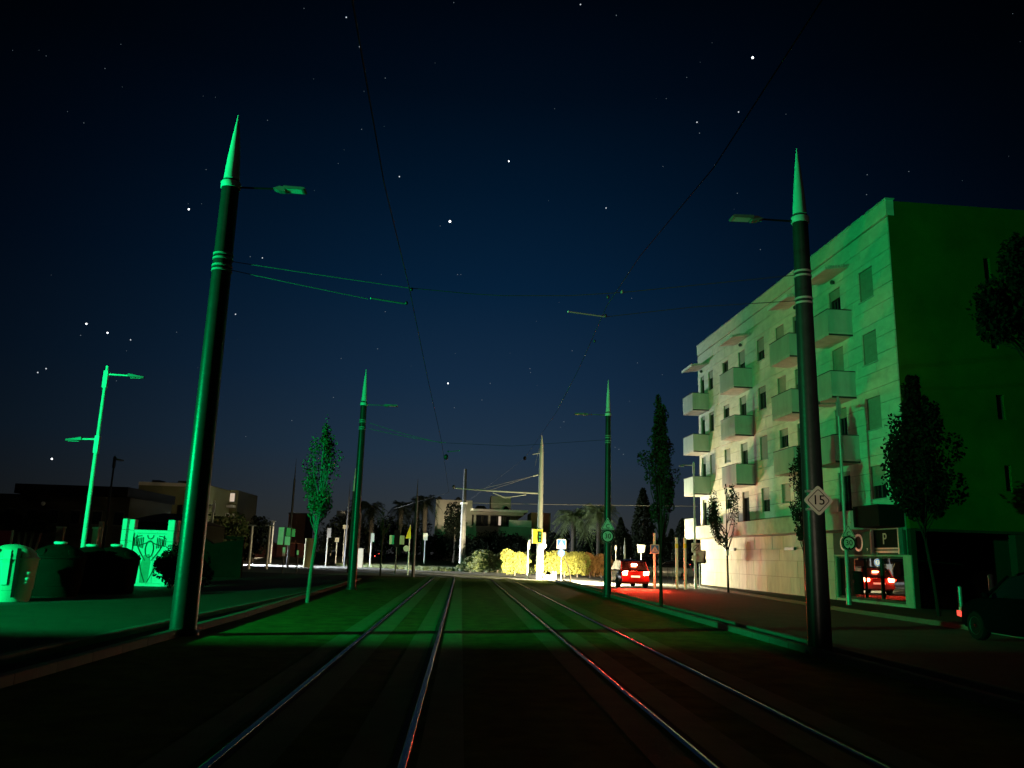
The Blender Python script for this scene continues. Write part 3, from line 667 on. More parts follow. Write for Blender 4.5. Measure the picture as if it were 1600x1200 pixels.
# white modernist building
Y = 122; bx0 = D(678,850,Y).x; bx1 = D(830,850,Y).x; zt = D(720,778,Y).z; ze = D(830,800,Y).z
t = thing('white_building', 'pale flat roofed modern building with ribbon windows behind the dark trees', 'building', (bx0, Y, 0))
Wd = bx1-bx0; zr_ = D(700,781,Y).z
s1 = D(738,790,Y).x-bx0
obj('left_block', MB().box(0, s1, 0, 12, 0, zr_), M['greyren'], t)
wz = [D(760,822,Y).z, D(760,808,Y).z, D(760,800,Y).z]
zr2 = D(770,790,Y).z
obj('lower_wall', MB().box(s1, Wd, .3, 12, 0, wz[0]), M['greyren'], t)
obj('upper_wall', MB().box(s1, Wd-1.2, .3, 12, wz[1]+.35, zr2-.9), M['greyren'], t)
obj('roof_slab', MB().box(s1, Wd-.6, -.2, 12, zr2-.88, zr2-.55), M['white'], t)
obj('inner_wall', MB().box(s1, Wd-2, 1.2, 11, wz[0]+.02, wz[1]+.33), M['darkren'], t)
xs = [D(q,815,Y).x-bx0 for q in (740,743.5,763,766,789,808,826)]
for a, b_ in ((0,1),(2,3)): obj('pier', MB().box(xs[a], xs[b_], .35, .9, wz[0]+.02, wz[1]+.33), M['greyren'], t)
for i, (a, b_) in enumerate(((743.5,753),(754,763),(766,777),(778,784),(786,788),(790,798))):
    x0 = D(a,815,Y).x-bx0; x1 = D(b_,815,Y).x-bx0
    f = obj('window', MB().ring([(x0,wz[0]+.1),(x1,wz[0]+.1),(x1,wz[1]+.3),(x0,wz[1]+.3)], [(x0+.1,wz[0]+.2),(x1-.1,wz[0]+.2),(x1-.1,wz[1]+.2),(x0+.1,wz[1]+.2)], .6, .7), M['frame'], t)
    obj('pane', MB().box(x0+.1, x1-.1, .64, .66, wz[0]+.2, wz[1]+.2), M['litcool'] if i == 3 else M['pane'], f)
obj('terrace_parapet', MB().box(xs[5]-1.2, Wd, .2, .34, wz[0]+.02, wz[0]+1.0), M['white'], t)
obj('penthouse', MB().box(D(768,790,Y).x-bx0, D(800,790,Y).x-bx0, 3, 9, zr2-.5, D(785,773,Y).z), M['greyren'], t)
for px in (686,716,748,752,756,792): obj('roof_plant', MB().lathe([(.5,0),(.35,.35),(.1,.55)], 8, (D(px,780,Y).x-bx0, 1.2, (zr_ if px < 738 else zr2-.54))), M['leafbk'] if px > 720 else M['dkmetal'], t)
obj('side_wing', MB().box(Wd+.05, Wd+3.0, 2, 9, 0, D(840,800,Y).z), M['terra'], t)
# left cream building
Y = 84; c0 = D(195,800,Y); t = thing('cream_building', 'dim cream flat roofed building behind the lit gate with two roof boxes', 'building', (c0.x, Y, 0))
zt = D(250,755,Y).z; z2 = D(200,778,Y).z; X = lambda px: D(px,790,Y).x-c0.x
obj('lower_wing', MB().box(X(193), X(213), .2, 10, 0, z2), M['cream'], t)
obj('main_block', MB().box(X(213)+.01, X(322), 0, 12, 0, zt), M['cream'], t)
for a, b_ in ((221,234),(263,276)): obj('roof_box', MB().box(X(a), X(b_), 2, 3.6, zt+.01, zt+.45), M['dkmetal'], t)
obj('coping', MB().box(X(213), X(322)+.05, -.08, -.005, zt-.25, zt+.08), M['greyren'], t)
# right part with glowing windows
Y = 92; c0 = D(318,800,Y); X = lambda px: D(px,790,Y).x-c0.x; Z = lambda py: D(345,py,Y).z
t = thing('balcony_house', 'three storey grey house with a large pale lit window and a small orange one', 'building', (c0.x, Y, 0))
obj('wall', MB().box(0, X(369), .5, 9, 0, Z(765)), M['darkren'], t)
obj('wall', MB().box(X(344), X(369), .2, .49, Z(815), Z(765)), M['cream'], t)
obj('floor_slab', MB().box(0, X(368), -1.0, .19, Z(793), Z(789)), M['greyren'], t); obj('floor_slab', MB().box(0, X(368), -1.0, .19, Z(806), Z(802)), M['greyren'], t)
for a, b_, c_, d_, mm in ((353,366,784,769,'litcool'),(353,361,811,805,'lit'),(322,332,788,781,'pane'),(336,344,788,781,'pane'),(336,346,806,800,'pane')):
    x0, x1, z0, z1 = X(a), X(b_), Z(c_), Z(d_)
    f = obj('window', MB().ring([(x0,z0),(x1,z0),(x1,z1),(x0,z1)], [(x0+.06,z0+.06),(x1-.06,z0+.06),(x1-.06,z1-.06),(x0+.06,z1-.06)], .08, .18), M['frame'], t)
    obj('pane', MB().box(x0+.06, x1-.06, .13, .15, z0+.06, z1-.06), M[mm], f)
    if mm == 'lit': obj('frame_bar', MB().box((x0+x1)/2-.05, (x0+x1)/2+.05, .07, .12, z0+.06, z1-.06), M['frame'], f)
# long dark building far left
Y = 70; c0 = D(-60,800,Y); X = lambda px: D(px,790,Y).x-c0.x
t = thing('dark_flat_building', 'long almost black flat roofed building at the left edge behind the containers', 'building', (c0.x, Y, 0))
H_ = D(100,757,Y).z
obj('wall', MB().box(0, X(202), 0, 10, 0, H_-.9), M['darkren'], t)
obj('roof_fascia', MB().box(X(28), X(204), -.9, 10.4, H_-.88, H_-.1), M['black'], t)
for px in range(10, 190, 34): 
    f = obj('window', MB().box(X(px), X(px+16), -.03, -.005, H_*.48, H_*.68), M['frame'], t); obj('pane', MB().box(X(px+1), X(px+15), -.045, -.032, H_*.5, H_*.66), M['pane'], f)
obj('wall_lamp', MB().ball((X(69), -.2, D(69,787,Y).z), .18, 8, 6), M['white'], t, smooth=True)
# hip roof house behind the gate
Y = 50; c0 = D(196,860,Y); X = lambda px: D(px,850,Y).x-c0.x; ze = D(230,815,Y).z; zr_ = D(225,797,Y).z
t = thing('low_house', 'small black hip roofed house directly behind the bright gate', 'house', (c0.x, Y, 0))
obj('wall', MB().box(.2, X(288), .2, 8, 0, ze-.02), M['darkren'], t)
w_ = X(290)
obj('roof', MB().add([(-.3,-.3,ze),(w_,-.3,ze),(w_,8.5,ze),(-.3,8.5,ze),(w_*.15,4,zr_),(w_*.55,4,zr_)], [(0,1,5,4),(1,2,5),(2,3,4,5),(3,0,4),(3,2,1,0)]), M['roof'], t)
obj('chimney', MB().box(X(237), X(245), 3.6, 4.1, ze, zr_+.55), M['darkren'], t)
# terracotta building
Y = 150; c0 = D(450,820,Y); X = lambda px: D(px,830,Y).x-c0.x
t = thing('terracotta_building', 'small orange walled building showing left of the poplar', 'building', (c0.x, Y, 0))
obj('wall', MB().box(0, X(476), 0, 8, 0, D(460,803,Y).z), MATS.get('tb') or mat('tb', (.55,.27,.16), .9, var=.1), t)
obj('coping', MB().box(-.1, X(476)+.1, -.1, 8.1, D(460,803,Y).z+.01, D(460,802,Y).z+.1), M['greyren'], t)
t = thing('distant_block', 'tiny pale stepped building top left of the far left spiked pole', 'building', (D(524,830,140).x, 140, 0))
for i, (w0, w1, a, b_) in enumerate(((524,538,808,798),(530,541,816,808.3))): obj('wall', MB().box(D(w0,830,140).x-D(524,830,140).x, D(w1,830,140).x-D(524,830,140).x, i*.3, 6, D(530,a,140).z, D(530,b_,140).z), M['white'], t)
obj('lower_wall', MB().box(.5, 2.2, 1, 6, 0, D(530,816,140).z-.02), M['darkren'], t)
# old brown wall left of the lit road
Y0 = 46; c0 = D(300,900,Y0); t = thing('garden_wall', 'rough brown boundary wall between the nearest left pole and the lit road', 'wall', (c0.x, Y0, 0), .02)
X = lambda px: D(px,880,Y0).x-c0.x; Zz = lambda py: D(340,py,Y0).z
obj('wall_face', MB().prism([(X(285),0),(X(377),0),(X(377),Zz(842)),(X(352),Zz(845)),(X(330),Zz(850)),(X(303),Zz(834)),(X(285),Zz(832))], 0, .35), M['wallearth'], t)
obj('wall_coping', MB().box(X(349), X(378), -.04, .39, Zz(841), Zz(838)), M['wallearth'], t)
# long low boundary strip + fence behind road, gives the cream band
Y = 112; t = thing('boundary_wall', 'low cream boundary wall lit brightly along the far side of the road', 'wall', (D(375,880,Y).x, Y, 0))
Ww = D(490,880,Y).x-D(375,880,Y).x
nb = 14
for i in range(nb): obj('wall_block', MB().box(-8+(Ww+8)*i/nb+.02, -8+(Ww+8)*(i+1)/nb-.02, 0, .3, 0, .42+.01*(i % 3)), M['white'], t)
obj('dark_fence_panel', MB().box(-8, Ww, 1.0, 1.1, 0, 2.4), M['wallearth'], t)
M['roadpale'] = M['pave']

# ------------------------------------------------------------------ lamp posts
def lamp_post(b, H, r, arms, label, m='steel', group='street lamps'):
    t = thing('street_lamp', label, 'street lamp', b, 0, group)
    obj('post', MB().lathe([(r*1.3,0),(r*1.3,.6),(r,.65),(r*.6,H)], 14), M[m], t, smooth=True)
    for (z_, dx, Lh) in arms:
        s = 1 if dx > 0 else -1
        obj('arm', MB().tube([(s*r*.5,0,z_),(dx-s*Lh*.8,0,z_-.02)], [.035,.028], 8), M[m], t, smooth=True)
        hd = obj('lamp_head', MB().add([(dx-s*Lh,-.08,z_-.06),(dx,-.05,z_-.10),(dx,.05,z_-.10),(dx-s*Lh,.08,z_-.06),(dx-s*Lh,-.08,z_+.05),(dx,-.04,z_-.04),(dx,.04,z_-.04),(dx-s*Lh,.08,z_+.05)],
            [(0,3,2,1),(4,5,6,7),(0,1,5,4),(1,2,6,5),(2,3,7,6),(3,0,4,7)]), M['lamp'], t)
        obj('lens', MB().box(min(dx-s*Lh*.85, dx-s*.1), max(dx-s*Lh*.85, dx-s*.1), -.05, .05, z_-.115, z_-.10), M['lampglass'], hd)
        obj('bracket', MB().box(-r*.9, r*.9, -r*.9, r*.9, z_-.5, z_+.12), M[m], t)
    return t
Y = 29.5; b = at(128, Y); b = Vector((D(130,860,Y).x-.02, Y, 0)); Z = lambda py: D(150,py,Y).z
lamp_post(b, Z(571), .085, [(Z(584), D(230,585,Y).x-b.x-.1, .55), (Z(686), D(103,686,Y).x-b.x, .55)], 'bright green lit lamp post with two arms behind the containers', 'white')
Y = 46; b = Vector((D(162,850,Y).x, Y, 0)); Z = lambda py: D(175,py,Y).z
lamp_post(b, Z(712), .07, [(Z(717), .5, .4)], 'thin unlit lamp post between the green lit lamp and the gate', 'dkmetal')
obj('base_cabinet', MB().box(b.x-.22, b.x-.02, Y-.4, Y-.2, 0, D(160,815,Y).z), M['conc']); tag(bpy.data.objects['base_cabinet'], 'pale narrow post behind the rightmost dark container', 'post')
Y = 60; b = Vector((D(329,843,Y).x, Y, 0)); Z = lambda py: D(335,py,Y).z
lamp_post(b, Z(782), .09, [(Z(789), -.6, .4)], 'pale lamp post before the house with glowing windows', 'steel')
b = G(1329,949); b.y = 31.9; b = Vector((D(1329,949,31.9).x-.05, 31.9, .11)); Z = lambda py: D(1312,py,b.y).z-.11
LP = lamp_post(b, Z(620), .075, [(Z(631), -1.3, .5)], 'slim grey lamp post on the pavement before the shop window', 'steel')
def signpost_height(px, py, Y): return D(px, py, Y).z
Y = 49; b = Vector((D(1087,920,Y).x, Y, 0)); lp2 = lamp_post(b, D(1085,722,Y).z, .07, [(D(1085,727,Y).z, -.9, .35)], 'slim pale lamp post at the far corner of the apartment building', 'steel')
for px, Y, top, lb, mm in [(449,75,716,'very thin dark mast left of the poplar', 'dkmetal'), (545,64,733,'dark spiked mast between the poplar and the far left spiked pole', 'dkmetal'), (538,90,752,'short dark mast next to the spiked mast', 'dkmetal'),
                       (646,58,748,'thin mast carrying the signals left of the white building','dkmetal'),(994,90,782,'thin dark lamp mast left of the tall cypress','dkmetal'), (976,70,840,'thin pole rising above the roof of the brake lit car','steel')]:
    b = Vector((D(px,885,Y).x, Y, 0)); H_ = D(px,top,Y).z
    t = thing('slim_mast', lb, 'mast', b, 0, 'slim masts in the middle distance')
    obj('shaft', MB().lathe([(.12,0),(.09,H_*.8),(.05,H_*.82),(.01,H_)], 10), M[mm], t, smooth=True)
    if px in (545,): obj('spike', MB().lathe([(.12,H_-1.7),(.01,H_+.1)], 10), M['spike'], t, smooth=True)
for px, Y, top, bot, r_ in [(389,66,822,895,.14), (417,68,822,893,.12), (422,96,815,876,.14)]:
    b = Vector((D(px,880,Y).x, Y, 0)); H_ = D(px,top,Y).z
    t = thing('parking_lamp', {389:'leftmost of the three pale posts standing before the lit strip of road',417:'middle of the three pale posts standing before the lit strip of road',422:'rightmost, furthest of the three pale posts by the lit strip of road'}[px], 'lamp post', b, 0, 'posts before the lit road')
    obj('post', MB().lathe([(r_,0),(r_*.8,H_)], 12), M['steel'], t, smooth=True); obj('cap', MB().box(-.35, .25, -.2, .2, H_+.002, H_+.1), M['lamp'], t)

# ------------------------------------------------------------------ signs
def circ(r, cx=0, cz=0, n=28): return [(cx+r*math.cos(2*PI*i/n), cz+r*math.sin(2*PI*i/n)) for i in range(n)]
def poly_round(pts, r=.04, k=4):
    out_ = []; n = len(pts)
    for i in range(n):
        p = Vector(pts[i]); a = Vector(pts[i-1]); b = Vector(pts[(i+1) % n]); da = (a-p).normalized(); db = (b-p).normalized()
        p0 = p+da*r; p1 = p+db*r
        for j in range(k+1):
            t_ = j/k; q = p0.lerp(p, t_).lerp(p.lerp(p1, t_), t_); out_.append((q.x, q.y))
    return out_
def sc(pts, s, c=(0,0)): return [(c[0]+(x-c[0])*s, c[1]+(z-c[1])*s) for x, z in pts]
def tri(s, cz=0): return [(-s/2, cz-s*.289), (s/2, cz-s*.289), (0, cz+s*.577)]
def sign_c30(parent, y, zt_, zr_, s=.66, dull=False, extra=False):
    wm = M['signgrn' if dull else 'signwhite']
    p = poly_round(tri(s, zt_), .05)
    pl = obj('warning_triangle', MB().prism(p, y, y+.02), wm, parent)
    obj('border', MB().ring(sc(p,.88,(0,zt_)), sc(p,.78,(0,zt_)), y-.004, y-.001), M['black'], pl)
    text('C', s*.42, M['black'], pl, (0, y-.006, zt_-s*.06), .003)
    r_ = s*.5; dk = obj('speed_disc', MB().prism(circ(r_, 0, zr_), y, y+.02), M['dkmetal'], parent)
    obj('disc_face', MB().prism(circ(r_*.92, 0, zr_), y-.004, y-.001), wm, dk)
    obj('ring', MB().ring(circ(r_*.90, 0, zr_), circ(r_*.72, 0, zr_), y-.009, y-.005), M['black'], dk)
    text('30', s*.50, M['black'], dk, (0, y-.012, zr_+.0), .004)
    if extra: obj('arrow_mark', MB().prism([(-.07,zr_-.24),(.07,zr_-.24),(0,zr_-.15)], y-.012, y-.008), M['black'], dk)
b = r2_; Y = b.y-.26
t = thing('speed_sign', 'triangular C plate above a green tinted round 30 sign on the far right spiked pole', 'sign', (D(949.5,838,Y).x, Y, 0), 0, 'tram speed signs')
sign_c30(t, 0, D(949,821,Y).z, D(949,838,Y).z, .60, dull=False)
b = LP.location; Y = b.y-.12
t = thing('speed_sign', 'triangular C plate above a round 30 sign on the lamp post before the shop', 'sign', (D(1326.5,848,Y).x, Y, 0), 0, 'tram speed signs')
sign_c30(t, 0, D(1326,833,Y).z, D(1326,848.5,Y).z, .60, dull=True, extra=True)
# diamond 15
Y = r1_.y-.33; c = D(1279,782,Y)
t = thing('diamond_sign', 'diamond shaped plate with black number 15 on the nearest right pole', 'sign', c)
q = .285; dp = poly_round([(-q,0),(0,-q),(q,0),(0,q)], .05)
pl = obj('plate', MB().prism(dp, 0, .015), M['signgrn'], t)
obj('border', MB().ring(sc(dp,.76), sc(dp,.70), -.004, -.001), M['black'], pl)
text('15', .25, M['black'], pl, (0, -.008, 0), .004)
for dz in (-.16, .17): obj('clamp', MB().box(-.20, .04, .017, .13, dz-.02, dz+.02), M['steel'], t)
# bin on the lamp post
Y = LP.location.y-.05; c = D(1334,910,Y)
t = thing('litter_bin', 'black litter bin hung on the lamp post before the shop window', 'bin', (c.x+.06, Y-.28, 0))
z0 = D(1334,928,Y).z; z1 = D(1334,893,Y).z
obj('bin_body', MB().lathe([(.17,z0),(.20,z1-.1)], 18), M['black'], t, smooth=True); obj('lid', MB().lathe([(.235,z1-.09),(.235,z1-.05),(.12,z1+.02)], 18), M['black'], t, smooth=True)
obj('sticker', MB().box(-.235,-.205,-.08,.0,(z0+z1)/2,(z0+z1)/2+.12), M['redpanel'], t)

def post_sign(px, py_base, py_top, Y, label, r=.035, m='steel', cat='sign', group=None, nm='sign_post'):
    b = Vector((D(px,py_base,Y).x, Y, 0)); t = thing(nm, label, cat, b, 0, group)
    H_ = D(px, py_top, Y).z; obj('post', MB().lathe([(r,0),(r,H_)], 10), M[m], t, smooth=True)
    return t, b, H_
def crossing_face(t, c, s, y):
    sq = poly_round([(c[0]-s/2,c[1]-s/2),(c[0]+s/2,c[1]-s/2),(c[0]+s/2,c[1]+s/2),(c[0]-s/2,c[1]+s/2)], .04)
    pl = obj('crossing_plate', MB().prism(sq, y, y+.02), M['signwhite'], t)
    obj('blue_field', MB().prism([(c[0]-s*.42,c[1]-s*.28),(c[0]+s*.42,c[1]-s*.28),(c[0]+s*.42,c[1]+s*.42),(c[0]-s*.42,c[1]+s*.42)], y-.004, y-.001), M['blue'], pl)
    obj('white_triangle', MB().prism([(c[0]-s*.36,c[1]-s*.24),(c[0]+s*.36,c[1]-s*.24),(c[0],c[1]+s*.36)], y-.008, y-.005), M['signwhite'], pl)
    fig = MB().prism([(c[0]-s*.10,c[1]-s*.2),(c[0]-s*.04,c[1]-s*.2),(c[0]+.0*s,c[1]-s*.06),(c[0]+s*.06,c[1]-s*.2),(c[0]+s*.12,c[1]-s*.2),(c[0]+s*.04,c[1]+s*.05),(c[0]-s*.03,c[1]+s*.05)], y-.012, y-.009)
    fig.prism(circ(s*.045, c[0], c[1]+s*.11, 10), y-.012, y-.009); obj('walking_figure', fig, M['blue'], pl)
    obj('blue_bar', MB().box(c[0]-s*.34, c[0]+s*.34, y-.004, y-.001, c[1]-s*.42, c[1]-s*.34), M['blue'], pl)
t, b, H_ = post_sign(876, 911, 843, 54, 'blue pedestrian crossing sign above a round blue arrow sign, right of the white mast')
cz = D(875,850,54).z; crossing_face(t, (0, cz), .62, -.06)
cz = D(876,864,54).z; dk = obj('arrow_disc', MB().prism(circ(.24,0,cz), -.06, -.04), M['signwhite'], t)
obj('blue_disc', MB().ring(circ(.235,0,cz), circ(.16,0,cz), -.064, -.061), M['blue'], dk)
obj('arrow', MB().prism([(-.025,cz-.1),(.025,cz-.1),(.025,cz+.02),(.08,cz+.02),(0,cz+.12),(-.08,cz+.02),(-.025,cz+.02)], -.068, -.065), M['blue'], dk)
t, b, H_ = post_sign(1023, 918, 833, 47.5, 'blue pedestrian crossing sign on the thick white post right of the car', r=.075, m='white')
cz = D(1023,858,47.5).z; crossing_face(t, (0, cz), .52, -.10)
for px, Y, lb in [(1058,48.5,'left of the two plain white posts with yellow bands'), (1071,47.5,'right of the two plain white posts with yellow bands')]:
    t, b, H_ = post_sign(px, 918, 840, Y, lb, r=.085, m='white', cat='post', group='white posts with yellow bands', nm='white_post')
    zb = D(px,853,Y).z; obj('yellow_band', MB().lathe([(.088,zb-.13),(.088,zb+.13)], 14), M['yellow'], t, smooth=True)
# square sign with slash on slim lamp post
c = D(1088,856,48.9-.1); Y = c.y
t = thing('square_sign', 'square pale sign with a diagonal slash above a blank plate, on slim lamp post', 'sign', (c.x, Y, 0))
sq = lambda s, z0, h=None: poly_round([(-s/2,z0-(h or s)/2),(s/2,z0-(h or s)/2),(s/2,z0+(h or s)/2),(-s/2,z0+(h or s)/2)], .03)
pl = obj('plate', MB().prism(sq(.56, c.z), 0, .02), M['signwhite'], t)
obj('ring', MB().ring(circ(.17,0,c.z), circ(.14,0,c.z), -.004, -.001), M['dkmetal'], pl)
obj('slash', MB().prism([(-.19,c.z-.17),(-.15,c.z-.19),(.19,c.z+.17),(.15,c.z+.19)], -.008, -.005), M['dkmetal'], pl)
z2 = D(1088,872,Y).z; obj('lower_plate', MB().prism(sq(.54, z2, .30), 0, .02), M['signwhite'], t)
z3 = D(1096,870,Y+1).z; t2 = thing('round_sign', 'blank grey round backed sign half hidden behind the square sign', 'sign', (D(1093,870,Y+1).x, Y+1, 0)); obj('back_plate', MB().prism(poly_round(sq(.72, z3, .7), .1), 0, .02), M['signgrn'], t2); obj('post', MB().lathe([(.03,0),(.03,z3)], 8, (0,.05,0)), M['steel'], t2, smooth=True)
# sign backs near the car
t, b, H_ = post_sign(1002, 915, 852, 56, 'white shield shaped sign on a thin post behind the brake lit car', r=.03); cz = D(1002,857,56).z
obj('shield_plate', MB().prism(poly_round([(-.22,cz-.3),(.2,cz-.28),(.3,cz+.24),(-.3,cz+.28)], .08), -.06, -.04), M['signwhite'], t)
t, b, H_ = post_sign(962, 912, 852, 57, 'narrow edge on white disc on a thin post left of the car', r=.025); cz = D(962,856,57).z
obj('disc', MB().lathe([(.01,-.2),(.07,-.12),(.09,0),(.07,.12),(.01,.2)], 10, (0,0,cz)), M['signwhite'], t, smooth=True)
# yellow signal board on mast
Y = 59.6; c = D(840,838,Y)
t = thing('signal_board', 'bright yellow board with a black signal head on the pale mast', 'traffic signal', (c.x, Y, 0))
bd = obj('yellow_board', MB().prism(sq(.72, c.z, 1.0), -.1, -.07), M['yellow'], t)
obj('white_edge', MB().box(-.42, -.361, -.1, -.07, c.z-.52, c.z+.5), M['white'], bd)
sh = obj('signal_head', MB().box(.02, .28, -.2, -.101, c.z-.42, c.z+.34), M['black'], t)
for i, dz in enumerate((.2,-.04,-.28)):
    obj('signal_lens', MB().lathe([(.085,0),(.085,.02)], 14, (0,0,0)), mat('unlit_green_lens', (.02,.22,.08), .3), sh).matrix_local = Matrix.Translation((.15,-.205,c.z+dz)) @ Matrix.Rotation(PI/2, 4, 'X')
c = D(853,843,Y+1); t, b, H_ = post_sign(847, 906, 835, 60.6, 'grey striped sign plate right of the yellow signal board', r=.05)
obj('plate', MB().prism(sq(.42, c.z, 1.0), -.08, -.05), M['signgrn'], t)
cz = D(850,853,Y+1).z; obj('round_plate', MB().prism(circ(.22, .05, cz), -.11, -.085), M['signwhite'], t)
t, b, H_ = post_sign(824, 902, 843, 63, 'thin white post with a slim plate left of the yellow signal board', r=.035, m='white')
obj('slim_plate', MB().box(.03, .14, -.04, -.01, D(824,858,63).z, D(824,843,63).z), M['white'], t)
# green lit panels by the poplar
t, b, H_ = post_sign(441, 896, 822, 58, 'bright green lit sign panels on a dark post left of the poplar', r=.05, m='dkmetal'); t.location.z = 0
Zc = lambda py: D(441,py,58).z; Xc = lambda px: D(px,840,58).x-b.x
obj('panel', MB().prism([(Xc(434.5),Zc(851)),(Xc(443),Zc(851)),(Xc(443.5),Zc(824)),(Xc(435),Zc(824))], -.1, -.07), M['white'], t)
obj('panel', MB().prism([(Xc(447),Zc(837)),(Xc(454),Zc(837)),(Xc(454),Zc(824.5)),(Xc(447.5),Zc(824.5))], -.1, -.07), M['panelgreen'], t)
obj('panel', MB().prism([(Xc(446),Zc(851.5)),(Xc(454),Zc(851.5)),(Xc(454),Zc(838)),(Xc(446),Zc(838))], -.1, -.07), M['white'], t)
obj('panel', MB().prism([(Xc(455.5),Zc(838)),(Xc(461),Zc(838)),(Xc(461),Zc(826)),(Xc(456),Zc(826))], -.1, -.07), M['panelgreen'], t)
obj('reflector', MB().box(-.09, .09, -.09, -.06, Zc(869), Zc(855)), M['white'], t)
# the cluster of far sign posts
FS = [(463,896,860,60,'short dark post with a pale reflector left of the poplar trunk','dkmetal',(0,.14,.3)), (509,881,825,90,'pale post with a long white plate between poplar and far left pole','white',(.12,.42,1.0)), (524,880,840,95,'thin post with a small round backed sign, third from the poplar','steel',(0,.45,.5)),
      (535,878,820,98,'thin post with a small square sign just left of the far left pole','steel',(.1,.6,.45)), (578,884,833,88,'leaning pale post with a narrow plate right of the far left pole','white',(.1,.35,.9)), (617,900,832,62,'dark signal post flanked by two pale green plates','dkmetal',(0,1.0,.5)),
      (637,897,820,62,'post with a pale triangle and a small disc next to the thin mast','steel',(-.1,.3,.9)), (663,872,833,96,'faint pinkish striped plate on a thin post among the trees','steel',(0,.5,.8))]
for px, pb, pt, Y, lb, mm, (ox, pw2, ph) in FS:
    t, b, H_ = post_sign(px, pb, pt, Y, lb, r=.05 if Y < 80 else .08, m='mastgrey' if mm == 'white' else mm)
    if px == 617:
        z1 = D(617,844,Y).z
        for s in (-1, 1): obj('plate', MB().box(s*.38-.17, s*.38+.17, -.08, -.05, z1-.3, z1+.35), M['panelgreen'] if s > 0 else M['signgrn'], t)
        obj('signal_head', MB().box(-.19, .19, -.2, -.081, z1-.5, z1+.75), M['black'], t)
    elif px == 637:
        obj('triangle_plate', MB().prism([(-.3,H_-1.0),(.1,H_-1.0),(.02,H_)], -.08, -.06), M['yellow'], t); obj('disc', MB().prism(circ(.22,-.2,D(634,857,Y).z), -.08, -.06), M['signwhite'], t)
    else: obj('plate', MB().box(ox-pw2/2, ox+pw2/2, -.1, -.07-.0, H_-ph, H_), M['cargrey' if mm == 'white' else 'signgrn'], t)
tag(obj('round_column', MB().lathe([(.42,0),(.40,D(483,841,78).z)], 16, tuple(at(481,78))), M['cream'], smooth=True), 'thick pale column right behind the poplar trunk', 'column')
t = thing('cabinet', 'white utility cabinet right of the far left spiked pole', 'cabinet', at(562,86)); obj('cabinet_body', MB().box(-.28,.3,-.2,.2,0,D(562,858,86).z), M['mastgrey'], t); obj('lid', MB().box(-.32,.34,-.24,.24,D(562,858,86).z+.002,D(562,858,86).z+.08), M['mastgrey'], t)
t = thing('control_box', 'low dark box and kerb stub at the foot of the white mast', 'box', at(857,60)); obj('cabinet_body', MB().box(-.35,.35,-.2,.2,0,.28), M['dkmetal'], t); obj('lid', MB().box(-.38,.38,-.22,.22,.282,.33), M['conc'], t)
for px in (864,868): 
    t = thing('short_bollard', f'{"left" if px == 864 else "right"} of two knee high pale bollards beside the mast', 'bollard', at(px,60), 0, 'knee high bollards by the mast'); obj('post', MB().lathe([(.06,0),(.05,.55)], 10), M['conc'], t, smooth=True); obj('cap', MB().lathe([(.07,.552),(.03,.62)], 10), M['cargrey'], t, smooth=True)
for px, pb, pt, Y, lb in [(1501,962,920,26.5,'left of two pale bollards behind the parked car at the right edge'), (1551,946,902,23.5,'right, brighter of two pale bollards behind the parked car at the right edge')]:
    b = Vector((D(px,940,Y).x, Y, .11)); H_ = D(px,pt,Y).z-.11
    t = thing('bollard', lb, 'bollard', b, 0, 'bollards on the right pavement'); obj('post', MB().lathe([(.07,0),(.065,H_)], 14), M['steel'], t, smooth=True); obj('cap', MB().lathe([(.075,H_+.002),(.075,H_+.05),(.03,H_+.09)], 14), M['steel'], t, smooth=True)
# low brick edge line right of the car, fence
t = thing('railing', 'low dark railing behind the two white posts', 'railing', at(1010,66)); Wf = D(1100,900,66).x-D(1010,900,66).x
for i in range(12): obj('baluster', MB().box(i*Wf/11-.02, i*Wf/11+.02, -.02, .02, 0, 1.0), M['dkmetal'], t)
obj('rail', MB().box(0, Wf, -.03, .03, 1.002, 1.06), M['dkmetal'], t)
t = thing('parked_car_far', 'pale hints of a parked car behind the two white posts', 'car', at(1052,75))

